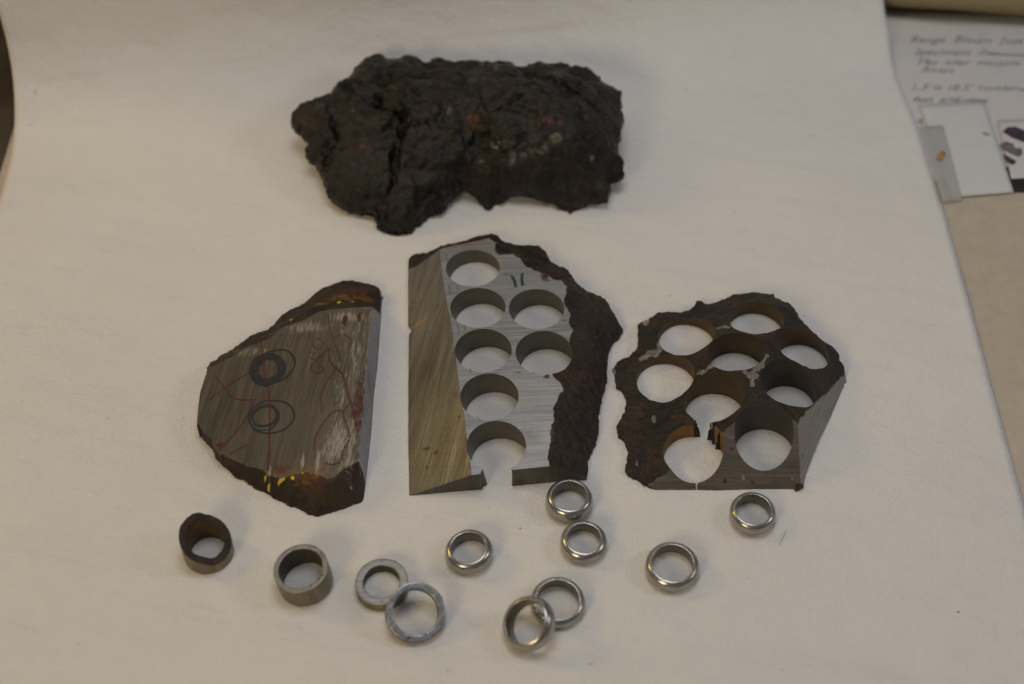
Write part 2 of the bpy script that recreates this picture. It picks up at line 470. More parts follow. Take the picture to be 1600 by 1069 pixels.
# ------------------------------------------------------------------ the setting
def build_setting():
    # table top
    mt = NT('beige_laminate'); n = mt.noise(12, 5, .5); n2 = mt.noise(160, 6, .7); cr = mt.ramp(mt.noise(1, 4, .6, (60, 18, 20), .6), [(.66, 0.0), (.69, 1.0)])
    c = mt.mix(mt.ramp(n, [(.3, 0.0), (.7, 1.0)]), (.48, .41, .325), (.53, .455, .365))
    c = mt.mix(mt.math('MULTIPLY', mt.ramp(n2, [(.4, 0.0), (.7, 1.0)]), .3), c, (.28, .235, .18))
    c = mt.mix(mt.math('MULTIPLY', cr, .05), c, (.16, .13, .10))
    mt.set('Base Color', c); mt.set('Roughness', .5); mt.bump(n2, .0002, .4)
    vs = [(-900, -600, -1), (900, -600, -1), (900, 900, -1), (-900, 900, -1), (-900, -600, -30), (900, -600, -30), (900, 900, -30), (-900, 900, -30)]
    fs = [(0, 1, 2, 3), (7, 6, 5, 4), (0, 4, 5, 1), (1, 5, 6, 2), (2, 6, 7, 3), (3, 7, 4, 0)]
    t = mesh_obj('table_top', vs, fs, mt.m, smooth=False); tag(t, kind='structure')
    # backdrop paper: flat, then sweeping up behind the iron block
    R = 50.0; xs = np.linspace(0, 1, 150); V = []; 
    prof = list(np.concatenate([np.linspace(-330, 0, 150), np.linspace(0, R*math.pi/2*.92, 40)[1:], np.linspace(R*math.pi/2*.92, 420, 40)[1:]]))
    for s in prof:
        for u in xs:
            # edges: the sheet narrows very slightly towards the back
            y_guess = s
            x0 = -236.3; x1 = float(np.interp(169+s, [-400, -82, 73, 133, 166, 195, 215], [202.5, 200.7, 197.7, 194.7, 191, 189.3, 186]))
            x = x0 + (x1-x0)*u
            y0 = 101 + (x+237)*(68/430)
            q = s
            if q <= 0: y, z = y0+q, 0.0
            else:
                a = min(q/R, math.pi/2*.92); y = y0 + R*math.sin(a); z = R*(1-math.cos(a))
                ex = q - a*R
                y += ex*math.cos(a); z += ex*math.sin(a)
            wob = fr(np.array([x]), np.array([y+z]), 95, 4.0, 2)[0]
            k = 1.0 if q > -60 else 1.0
            dz = wob*1.3 + .35*fr(np.array([x]), np.array([y+z]), 24, 9.0, 3)[0] + 2.2*math.exp(-((y+158+.07*x)/13)**2) + 1.2*math.exp(-((y+190-.05*x)/9)**2)
            near = math.exp(-(((x+25)/150)**2+((y-20)/110)**2))
            dz *= (1-.75*near)
            V.append((x, y-(dz*1.2 if z > 20 else 0), z+(dz if z <= 20 else 0)-.0))
    nx = len(xs); fs = [(j*nx+i, j*nx+i+1, (j+1)*nx+i+1, (j+1)*nx+i) for j in range(len(prof)-1) for i in range(nx-1)]
    V = np.array(V); V[:, 2] = np.maximum(V[:, 2], -.22)
    o = mesh_obj('backdrop_paper', V, fs, M_paper); tag(o, kind='structure')
    md = o.modifiers.new('thickness', 'SOLIDIFY'); md.thickness = .00025; md.offset = -1

build_setting()

# ------------------------------------------------------------------ slab 1 : marked slab on the left
def lerp_y(pts):
    p = sorted([tuple(q[:2]) for q in pts], key=lambda q: q[1]); ys = np.array([q[1] for q in p]); xs = np.array([q[0] for q in p])
    return lambda Y: np.interp(Y, ys, xs)

def build_slab1():
    back = [(598,457),(590,449),(578,444),(562,441),(550,438),(534,439),(520,444),(504,450),(493,458),(484,467),(474,475),(464,480),(452,484),(446,490),(436,497),(431,505),(420,515),(407,519),(393,524),(380,534),(366,544),(355,551),(343,556),(340,562),(328,567)]
    left = [(322,587),(314,612),(312,622),(309,650),(308,668)]
    front = [(312,678),(326,694),(335,704),(336,714),(347,725),(362,738),(372,747),(380,748),(390,756),(406,766),(416,769),(428,777),(440,782),(452,791),(464,793),(474,798),(482,804),(494,806),(508,803),(530,796),(552,788),(566,782)]
    right = [(569,777),(572,754),(577,710),(581,670),(584,620),(590,572),(595,500),(597,470)]
    out = []
    for p in back: out.append((*P(*p, 3.5)[:2], 0, 3.5))
    for p in left: out.append((*P(*p, 7.5)[:2], 1, 7.5))
    for p in front: out.append((*P(*p, 1.2)[:2], 0, 1.2))
    for p in right: out.append((*P(*p, .4)[:2], 1, .4))
    Tz = 11.5
    M = [(580,481),(540,483),(512,485),(498,487),(474,500),(440,509),(422,524),(408,530),(380,539),(368,549),(346,559),(328,566),(300,566),(300,690),(322,695),(335,703),(350,706),(380,722),(412,732),(416,740),(428,743),(438,747),(460,741),(476,738),(500,743),(510,750),(522,748),(536,735),(560,722),(620,715),(620,478)]
    M = dense([tuple(P(x, y, 11)[:2]) for x, y in M], .7)
    M = M + .35*np.stack([fr(M[:, 0], M[:, 1], 2.5, 2.), fr(M[:, 0], M[:, 1], 2.5, 7.)], 1)
    ground = lerp_y([P(*p, 0) for p in right+[(598,457)]])
    ridge = lerp_y([P(*p, Tz) for p in [(583,463),(580,484),(577,520),(572,580),(567,632),(565,650),(562,690),(561,722)]] + [P(564,746,6), P(568.5,776,.6)])
    ol = dense([(a, b, 0) for a, b, c, e in out], 1.0); ez = []
    oz = []
    for i in range(len(out)):
        a = out[i]; b = out[(i+1) % len(out)]; k = max(1, int(math.ceil(math.hypot(b[0]-a[0], b[1]-a[1])/1.0)))
        for j in range(k): oz.append((a[0]+(b[0]-a[0])*j/k, a[1]+(b[1]-a[1])*j/k, a[3]+(b[3]-a[3])*j/k))
    oz = np.array(oz)
    def h(X, Y):
        T = 8.2 + 3.6*smooth(-128, -62, X)
        inm = inside(M, X, Y); dM, _ = nearest(M, X, Y); dM = np.where(inm, 0, dM)
        dO, ix = nearest(oz, X, Y); e = oz[ix, 2]
        s = dM/(dM+dO+1e-6)
        z = e+(T-e)*(1-s**1.4)
        cm = smooth(0, .25, s)*smooth(0, 1.5, dO+.3)
        z = z + cm*(1.1*fr(X, Y, 9, 1.) + .35*fr(X, Y, 2.5, 5.))
        z = np.where(inm, T + .05*fr(X, Y, 14, 3.), z)
        xg, xr = ground(Y), ridge(Y)
        Rz = np.clip((xg-X)/np.maximum(xg-xr, .3), 0, 3)*np.minimum(T, 11.8)
        reg = np.where(inm, 0, 1)
        side = (Rz < z-.02) & (X > xr-1)
        z = np.where(side, Rz, z); reg = np.where(side, 2, reg)
        A = zero_attrs(X)
        A['yellow'] = np.maximum.reduce([blob(X, Y, px, py, 9, r, r*k, 4) for px, py, r, k in [(414,746,.9,.9),(418,752,.9,.8),(437,754,1.1,.8),(442,750,1.1,1.4),(458,750,.9,1.2),(474,743,.6,.6),(548,758,.55,.8),(455,501,1.1,.5),(530,476,1.2,.7),(551,476,1.2,.6)]])
        A['orange'] = np.maximum.reduce([blob(X, Y, 540, 470, 7, 12, 3.5), blob(X, Y, 572, 465, 7, 5, 5), blob(X, Y, 500, 480, 7, 6, 2.5), .8*blob(X, Y, 480, 760, 4, 9, 5)])
        A['rust'] = np.maximum.reduce([blob(X, Y, 553, 455, 7, 10, 6), blob(X, Y, 438, 732, 11, 5, 3.5), blob(X, Y, 539, 503, 11, 1.8, 5), blob(X, Y, 561, 498, 11, 1.8, 4.5), .7*blob(X, Y, 330, 575, 9, 4, 3), .75*blob(X, Y, 434, 521, 11, 3, 2), .9*blob(X, Y, 560, 640, 11, 4, 24), .9*blob(X, Y, 345, 695, 9, 5, 3), .7*blob(X, Y, 490, 775, 3, 14, 6)])
        A['scuff_glint'] = np.maximum.reduce([.9*blob(X, Y, 545, 497, 11, 11, 4), .75*blob(X, Y, 480, 510, 11, 15, 5), .7*blob(X, Y, 390, 545, 11, 14, 4), .8*blob(X, Y, 520, 700, 11, 6, 14), blob(X, Y, 473, 722, 11, 1.0, 6), blob(X, Y, 497, 722, 11, 1.2, 10), blob(X, Y, 421, 735, 11, .8, 4), .8*blob(X, Y, 549, 690, 11, 3, 25), .7*blob(X, Y, 535, 620, 11, 3, 16), (.50+.22*fr(X, Y, 6, 3., 3))*smooth(-84, -70, X)*(reg == 0), .85*blob(X, Y, 530, 690, 11, 6, 16), .7*blob(X, Y, 556, 560, 11, 4, 34)])
        A['scuff_glint'] = np.maximum(A['scuff_glint'], np.exp(-((X-xr)/.38)**2)*(Y > P(564,742,6)[1])*(Y < P(580,488,11)[1]))  # worn ridge, with the edge's highlight painted in as a bright line
        return z, reg, A
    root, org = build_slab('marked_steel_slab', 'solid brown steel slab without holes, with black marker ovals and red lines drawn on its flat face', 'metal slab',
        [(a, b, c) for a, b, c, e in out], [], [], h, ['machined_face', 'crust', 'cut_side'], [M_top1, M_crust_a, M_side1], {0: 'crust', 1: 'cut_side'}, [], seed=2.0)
    g = lambda x, y: (300+x/5, 420+y/5); k = lambda x, y: (300+x/5, 610+y/5)
    def rib(pts, wd, mat, name='marker_line', closed=False, label=None): ribbon(name, pts, 11, wd, mat, root, org, h, closed, label)
    rib(ell(*g(592, 768), 20, 18, -.2, seed=1), 2.5, M_black, 'marker_oval', True, 'thick black marker oval')
    rib(ell(*g(585, 770), 26, 23.5, -.25, seed=2), 1.7, M_black, 'marker_oval', True)
    rib(ell(*g(635, 752), 35, 24.5, -.35, seed=3), .95, M_black, 'marker_oval', True)
    rib(ell(*k(570, 188), 19.5, 15.5, -.2, seed=4), 1.15, M_black, 'marker_oval', True)
    rib(ell(*k(562, 200), 23.5, 20, -.3, seed=9), .7, M_black, 'marker_oval', True)
    rib(ell(*k(617, 192), 36, 25.5, -.08, seed=5), .85, M_black, 'marker_oval', True)
    rib([g(540,560), g(545,640), g(560,780), g(590,920), k(602,60), k(605,300), k(600,450), k(592,620)], 1.0, M_red)
    rib([g(130,990), g(250,900), g(440,790)], .85, M_red)
    rib([g(180,820), g(250,900), g(300,970), g(370,1000), g(480,1000)], .85, M_red)
    rib([g(492,1000), k(478,65), k(400,220), k(250,400), k(205,450)], .95, M_red)
    rib([k(280,480), k(350,440), k(430,405)], .8, M_red)
    rib([g(1075,622), g(1000,690), g(932,765), g(960,812), g(1012,812), g(1026,775), g(985,762)], 1.0, M_red)
    rib([g(1070,625), g(1072,700), g(1115,780), g(1180,830)], .7, M_red)
    rib([g(1060,360), g(1085,500), g(1140,650), g(1165,740)], .6, M_brown)
    rib([g(1110,770), g(1175,830), g(1205,930), g(1235,1040), k(1245,110), k(1282,290)], 1.0, M_red)
    rib([g(1118,545), g(1170,520), g(1230,548), g(1247,600)], .7, M_red)
    rib([g(1120,800), g(1060,880), g(1015,980), k(1008,60), k(1015,180)], .7, M_red)
    rib([k(1185,165), k(1100,180), k(1020,270), k(965,370), k(952,480)], .8, M_red)
    rib([k(1240,100), k(1180,190), k(1215,290), k(1230,390), k(1180,480), k(1162,560), k(1100,590), k(1050,575)], .75, M_red)
    rib([g(915,665), g(935,650), g(955,665), g(925,700), g(965,705)], .55, M_brown)
    rib(ell(*g(985, 588), 7.5, 8.5, 0, 10, seed=7), .55, M_brown, 'marker_line', True)
    rib([k(1095,130), k(1160,85)], .6, M_brown)
build_slab1()

# ------------------------------------------------------------------ slab 2 : slab with seven bores, tan bevel on its left
def build_slab2():
    g = lambda x, y: (630+x/5, 355+y/5); k = lambda x, y: (630+x/5, 565+y/5)
    yv = [P(739,389,9)[1], P(739,418,9)[1], P(747,450,11)[1], P(755,513,12.3)[1], P(765,585,13)[1], P(775,659,13.2)[1], P(790,735,11)[1]]
    tv = [8.3, 9.4, 10.9, 12.2, 13.0, 13.2, 11.0]
    o_ = np.argsort(yv); yv = np.array(yv)[o_]; tv = np.array(tv)[o_]
    tc = np.polyfit(yv, tv, 2)
    def Tf(Y): return np.polyval(tc, np.clip(Y, yv[0]-6, yv[-1]+8))
    back = [(638,405,1.2),(641,401,1.5),(644,398,2),(650,396,2.4),(654,398,2.6),(668,395,4),(678,391,5),(686,386,6),(706,381,6),(730,375,5.5),(742,370,5),(758,367,5),(770,365,5),(778,369,5),(784,376,5),(792,380,5),(810,383,5),(826,383,5),(842,384,5),(852,392,5),(858,403,5),(862,410,5),(873,416,5),(888,422,5),(892,430,5),(900,441,5),(914,454,4.5),(937,463,4),(950,475,3.5),(957,486,3),(968,506,2.5),(974,514,2.2),(968,525,2),(957,535,2),(952,548,2),(949,564,2),(948,593,2),(941,621,2),(935,646,2),(935,675,1.8),(929,696,1.6),(919,718,1.4)]
    frontp = [(917,747,1.0),(868,753,0),(811,758.6,0)]
    out = []
    for x, y, z in back: out.append((*P(x, y, z)[:2], 0, z))
    out.append((*P(917, 748, .8)[:2], 1, .8))
    for x, y in [(868,753),(811,758.6)]: out.append((*P(x, y, 0)[:2], 1, 8))
    # the open front hole is cut by a circle, the gap in front of it by a polygon
    for x, y in [(757,765),(700,770.5),(639.5,776)]: out.append((*P(x, y, 0)[:2], 1, 6))
    for x, y, z in [(638,700,.6),(638,600,.6),(639,524,.6),(643.6,516,1.4),(637.6,509,.6),(637.6,450,.6)]: out.append((*P(x, y, z)[:2], 2, z))
    ridge = lerp_y([P(x, y, Tf(P(x, y, 11)[1])) for x, y in [(687,388),(692,435),(699,475),(710,535),(713,567),(719,611),(726,655),(730,689),(735,725),(737,745)]])
    lft = lerp_y([P(638,700,.6), P(639.5,776,0), P(638,600,.6), P(637.6,405,.6)])
    M = [(600,404),(648,401),(676,393),(690,388),(706,384),(742,376),(765,371),(775,378),(772,388),(778,397),(802,397),(812,404),(818,412),(830,420),(855,429),(865,437),(878,438),(886,448),(884,458),(881,473),(892,491),(889,505),(895,516),(890,530),(886,560),(863,585),(867,592),(877,600),(881,610),(872,621),(864,638),(866,655),(860,672),(860,690),(857,705),(857,717),(860,740),(864,800),(600,800)]
    M = dense([tuple(P(x, y, Tf(P(x, y, 12)[1]))[:2]) for x, y in M], .6)
    M = M + .45*np.stack([fr(M[:, 0], M[:, 1], 2.2, 2.), fr(M[:, 0], M[:, 1], 2.2, 7.)], 1)
    oz = []
    for i in range(len(out)):
        a = out[i]; b = out[(i+1) % len(out)]; kk = max(1, int(math.ceil(math.hypot(b[0]-a[0], b[1]-a[1])/1.0)))
        for j in range(kk): oz.append((a[0]+(b[0]-a[0])*j/kk, a[1]+(b[1]-a[1])*j/kk, a[3]+(b[3]-a[3])*j/kk, a[2]))
    oz = np.array(oz); ozc = oz[oz[:, 3] == 0]
    def h(X, Y):
        T = Tf(Y)
        inm = inside(M, X, Y); dM, _ = nearest(M, X, Y); dM = np.where(inm, 0, dM)
        dO, ix = nearest(ozc, X, Y); e = ozc[ix, 2]
        s = dM/(dM+dO+1e-6)
        z = e+(T-e)*(1-s**1.25)
        cm = smooth(0, .2, s)*smooth(0, 1.5, dO+.3)
        z = z + cm*(1.0*fr(X, Y, 10, 1.) + .4*fr(X, Y, 2.6, 5.))
        z = np.where(inm, T + .03*fr(X, Y, 14, 3.), z)
        reg = np.where(inm, 0, 1)
        xl, xr = lft(Y), ridge(Y)
        B = .6 + (T-.6)*np.clip((X-xl)/(xr-xl), 0, 2)
        # sawn groove on the bevel
        gd = seg_dist([P(641,518,1), P(668,499,5.5)], X, Y)
        B = B - 1.3*np.exp(-(gd/.35)**2)
        bv = (B < z) & (X < xr+.3)
        z = np.where(bv, B, z); reg = np.where(bv & inm, 2, reg)
        A = zero_attrs(X)
        A['rust'] = np.maximum.reduce([.9*blob(X, Y, 852, 437, 9, 4, 5), .62*blob(X, Y, 900, 600, 8, 12, 16), .6*blob(X, Y, 905, 690, 6, 9, 14), .6*blob(X, Y, 925, 520, 6, 9, 14), .9*blob(X, Y, 854, 590, 12, 2, 2), 1.*blob(X, Y, 668, 702, 4, 3, 1.6), blob(X, Y, 682, 709, 5, 1.4, 2), blob(X, Y, 667, 730, 4, 1, 2), .8*blob(X, Y, 718, 657, 10, 1.4, 4), .8*blob(X, Y, 683, 482, 8, 1, 3), .7*blob(X, Y, 800, 587, 12, 5, 1.2)])
        A['orange'] = np.maximum.reduce([blob(X, Y, 712, 385, 6, 8, 1.8), blob(X, Y, 740, 381, 6, 5, 1.2)])
        A['orange'] = np.maximum(A['orange'], np.exp(-(gd/.8)**2)*1.2)
        A['yellow'] = np.maximum(blob(X, Y, 890, 606, 9, 1.6, .8), .8*blob(X, Y, 892, 611, 9, .9, 1.6))*.6
        A['scuff_glint'] = np.maximum.reduce([.9*blob(X, Y, 768, 380, 6, 5, 2), .7*blob(X, Y, 840, 600, 12, 8, 2), .7*blob(X, Y, 855, 680, 12, 5, 9), .9*blob(X, Y, 798, 572, 12, 2, 1.2), .6*blob(X, Y, 870, 450, 10, 5, 5), .6*blob(X, Y, 730, 700, 12, 1.5, 12), .5*blob(X, Y, 885, 500, 11, 4, 6)])
        return z, reg, A
    cen = [(738.9,418.5),(746.8,480.8),(838.4,482.6),(755.3,547.5),(850,551),(764.9,620),(775.4,697)]
    holes = []
    for x, y in cen:
        zt = float(Tf(np.array([P(x, y, 11.5)[1]]))[0]); c = P(x, y, zt); holes.append((c[0], c[1]+.1, 11.75, .15, .02))
    # open mouth in front of the last bore
    gap = [P(750,737,12), P(757,746,9.5), P(757,765,0), P(757,790,0), P(811,790,0), P(811,758.6,0), P(801.5,735,11.2), P(800,732,12), P(790,715,13), P(765,715,13)]
    gap = [tuple(p[:2]) for p in gap]
    root, org = build_slab('drilled_steel_slab', 'tall steel slab with seven round holes in two rows, pale grey face and tan bevel on its left', 'metal slab',
        [(a, b, c) for a, b, c, e in out], holes, [gap], h, ['milled_face', 'crust', 'bevel', 'sawn_front'], [M_top2, M_crust_b, M_bevel2, M_front2],
        {0: 'crust', 1: 'sawn_front', 2: 'bevel'}, [M_bore]*7, seed=5.0, default_wall='sawn_front')
    def rib(pts, wd, mat, name='marker_line'): ribbon(name, pts, 10, wd, mat, root, org, h)
    rib([g(848,382), g(868,425), g(880,482)], 1.25, M_teal); rib([g(932,360), g(926,410), g(935,466)], 1.3, M_teal)
    rib([g(785,368), g(815,370), g(850,382)], .5, M_brown)
    rib([g(358,460), g(370,545)], .9, M_faint); rib([g(425,458), g(430,505)], 1.0, M_faint)
    rib([g(330,190), g(345,240)], .8, M_faint); rib([g(425,790), g(440,860)], .9, M_faint); rib([g(480,790), g(485,840)], .9, M_faint)
    rib([k(523,85), k(528,125)], .6, M_faint); rib([k(575,460), k(600,490)], .6, M_faint)
    rib([k(885,122), k(920,125)], .5, M_brown); rib([k(1012,128), k(1022,122)], .8, M_brown)
build_slab2()

# ------------------------------------------------------------------ slab 3 : nine holes, pitted crust
def build_slab3():
    A_ = lambda x, y: (940+x/6.667, 440+y/6.667)
    back = [(958,575,2),(966,561,2.5),(976,558,2.5),(984,557,2.5),(991,549,2.5),(997,543,2.5),(998,524,3),(997,507,3),(1000,503,3),(1012,498,3.2),(1021,492,3.4),(1029,487,3.5),(1042,488,3.5),(1066,488,3.5),(1078,483,3.5),(1086,477,3.5),(1090,470,3.5),(1096,470,3.5),(1102,475,3.6),(1110,476,4),(1123,472,4),(1135,464,4.2),(1150,459,4.5),(1168,457,5),(1176,457,5),(1189,458,5),(1195,460,5),(1208,459,5.2),(1214,467,5.5),(1224,471,6),(1231,472,6.2),(1237,477,6.5),(1243,485,6.8),(1249,497,7),(1258,507,7.5),(1270,519,8),(1282,528,8),(1298,536,8),(1307,545,7.5),(1310,554,6.5),(1312,563,5.5),(1318,572,4),(1321,582,3),(1322,594,1.6)]
    right = [(1316,609),(1297,653),(1280,686),(1268,716),(1259,741),(1257,751)]
    knob = [(1256,761),(1250,766),(1244,769),(1240,764.5)]
    front = [(1180,764.5),(1120,766.5),(1087,765.5),(1026,765.5)]
    leftp = [(1017,760),(1004,753),(990,745),(980,739),(977,732),(980,720),(981,708),(980,696),(974,687),(966,680),(964,672),(965,661),(972,652),(975,646),(979,633),(979,624),(976,616),(971,609),(963,603),(962,594),(959,582)]
    out = [(*P(x, y, z)[:2], 0) for x, y, z in back]
    out += [(*P(x, y, .4)[:2], 1) for x, y in right]
    out += [(*P(x, y, .8)[:2], 0) for x, y in knob[:-1]]
    out.append((*P(*knob[-1], .4)[:2], 2))
    out += [(*P(x, y, .4)[:2], 2) for x, y in front]
    out += [(*P(x, y, 1.8)[:2], 0) for x, y in leftp]
    out[-len(leftp)-1] = (*P(1026, 765.5, .4)[:2], 0)
    ctrl = [(1076,496,5.4),(1187,471,8.7),(1243,513,11.5),(1155,520,14.4),(1045,554,7.2),(1123,581,15.7),(1222,560,19),(1202,630,19),(1040,629,3.6),(1073,555,8.5),(1184,521,14.4),(1150,581,17),(1120,662,12.5),(1228,634,18.6),(1270,577,13.5),(1050,680,8),(1075,668,9.5),(1125,675,14.5),(1010,700,4.5),(1020,660,4.5),(1000,740,2.5),(1246,656,17.5),(1160,670,18),(1290,570,10.5),(1287,620,9),(1316,606,1.8),(1267,643,13.5),(1160,600,17.5),(1200,610,19.5)]
    ctrl += back[::2] + [(x, y, 1.8) for x, y in leftp[::3]]
    T3 = RBF([(*P(x, y, z)[:2], z) for x, y, z in ctrl], lam=1.0)
    def plane(p, q, r):
        p, q, r = map(np.array, (p, q, r)); n = np.cross(q-p, r-p); return lambda X, Y: p[2]-(n[0]*(X-p[0])+n[1]*(Y-p[1]))/n[2]
    F = plane(P(1030,765.5,.6), P(1240,764.5,.6), P(1246,657,17.5))
    Rr = plane(P(1316,609,.4), P(1258,750,.4), P(1246,657,17.5))
    knobc = P(1250, 762, 1.5)
    def h(X, Y):
        z = T3(X, Y); z = np.clip(z, 1.2, 21)
        z = z + .9*fr(X, Y, 11, 1.) + .35*fr(X, Y, 2.6, 5.)
        f, r = F(X, Y), Rr(X, Y)
        reg = np.zeros(len(X), int)
        reg = np.where(f < z, 1, reg); z = np.minimum(z, f)
        reg = np.where(r < z, 2, reg); z = np.minimum(z, r)
        kd = np.hypot((X-knobc[0])/2.0, (Y-knobc[1])/2.2); kz = 3.4*np.sqrt(np.clip(1-kd**2, 0, 1))
        reg = np.where((kz > z) & (kz > .3), 0, reg); z = np.maximum(z, kz)
        A = zero_attrs(X)
        flat = [(1009,496,5,1.8,3.5),(1021,548,6,3.8,2.6),(1031,542,3,2.0,3),(1130,512,11,3.5,1.4),(1097,579,13,2.6,1.6),(1112,571,14,2.4,1.6),(1175,592,17,3,3),(1190,570,17.5,1.2,4),(1183,580,17,1.5,3),(1022,653,5,1.0,2.6),(995,722,3,.6,1.6),(960,578,3,.8,2)]
        web = seg_dist([P(1197,559,17), P(1183,574,17.5), P(1172,591,17.5), P(1162,584,17)], X, Y); web = np.minimum(web, seg_dist([P(1172,588,17.5), P(1175,606,17.5)], X, Y)); web2 = np.minimum(seg_dist([P(1003,558,5), P(1018,547,6), P(1034,540,7)], X, Y), seg_dist([P(1092,586,14), P(1108,572,14), P(1116,568,14)], X, Y)+.9)
        A['pale'] = np.maximum(np.exp(-(web/1.35)**4), .95*np.exp(-(web2/1.7)**4)) * (reg == 0)
        A['pale'] = np.maximum(A['pale'], np.maximum.reduce([blob(X, Y, px, py, zz, a, b, 4) for px, py, zz, a, b in flat]) * (reg == 0))
        A['rust'] = np.maximum.reduce([.75*blob(X, Y, 1062, 650, 8, 7, 6), .65*blob(X, Y, 1020, 720, 4, 8, 10), .7*blob(X, Y, 1170, 470, 7, 10, 3), .8*blob(X, Y, 1000, 640, 3, 6, 6), .6*blob(X, Y, 1300, 570, 8, 6, 6), .6*blob(X, Y, 1230, 650, 16, 5, 5)])
        sl = seg_dist([P(1132,682,13), P(1142,685,13), P(1157,683,13)], X, Y)
        A['scuff_glint'] = np.maximum.reduce([np.exp(-(sl/.5)**2), .9*blob(X, Y, 1161, 747, 3, 1, 1.2), .8*blob(X, Y, 1237, 750, 2, .8, 1)])
        dk = np.maximum.reduce([blob(X, Y, px, py, zz, 1.2, 1.2) for px, py, zz in [(1142,705,9),(1132,753,2),(1175,755,2),(1252,722,3)]])
        A['rust'] = np.maximum(A['rust'], dk)
        return z, reg, A
    hb = [(1073,541,6),(1181,523,10),(1252,573,12),(1151,586,15),(1040,603.6,5),(1118,652,14),(1232,639.5,19),(1084,721.5,8),(1193,709,14)]
    holes = []
    for x, y, hc in hb:
        c = P(x, y, 0); ax = .12; holes.append((c[0]-ax*hc, c[1], 11.75, ax, 0.0))
    gap = [(1082,648,11),(1086,655,11),(1083,660,10.5),(1086,664,10),(1080,668,9.5),(1083,674,9),(1078,682,8),(1080,700,6),(1098,712,2),(1114,702,6),(1117,694,8),(1114,688,9),(1119,684,10),(1124,679,11),(1118,673,11.5),(1120,666,12),(1113,661,12.5),(1110,652,12.5),(1098,644,12)]
    gap = dense([tuple(P(x, y, z)[:2]) for x, y, z in gap], .5)
    gap = gap + 1.1*np.stack([fr(gap[:, 0], gap[:, 1], 1.3, 3.), fr(gap[:, 0], gap[:, 1], 1.3, 8.)], 1)
    slit = [tuple(P(x, y, .4)[:2]) for x, y in [(1086.3,752),(1086.6,772),(1089.4,772),(1088.6,752)]]
    bm = [M_bore3, M_bore3, M_bore3, M_bore3, M_bore3, M_bore3, M_bore3d, M_bore3o, M_bore3d]
    root, org = build_slab('pitted_steel_slab', 'dark pitted slab with nine holes and a broken gap between two of them, beside the tall drilled slab', 'metal slab',
        out, holes, [gap, slit], h, ['crust', 'milled_slope', 'cut_side'], [M_crust_c, M_front3, M_side3], {0: 'crust', 1: 'cut_side', 2: 'milled_slope'}, bm, seed=8.0, rough=.45, tear=P(1101, 676, 4))
build_slab3()

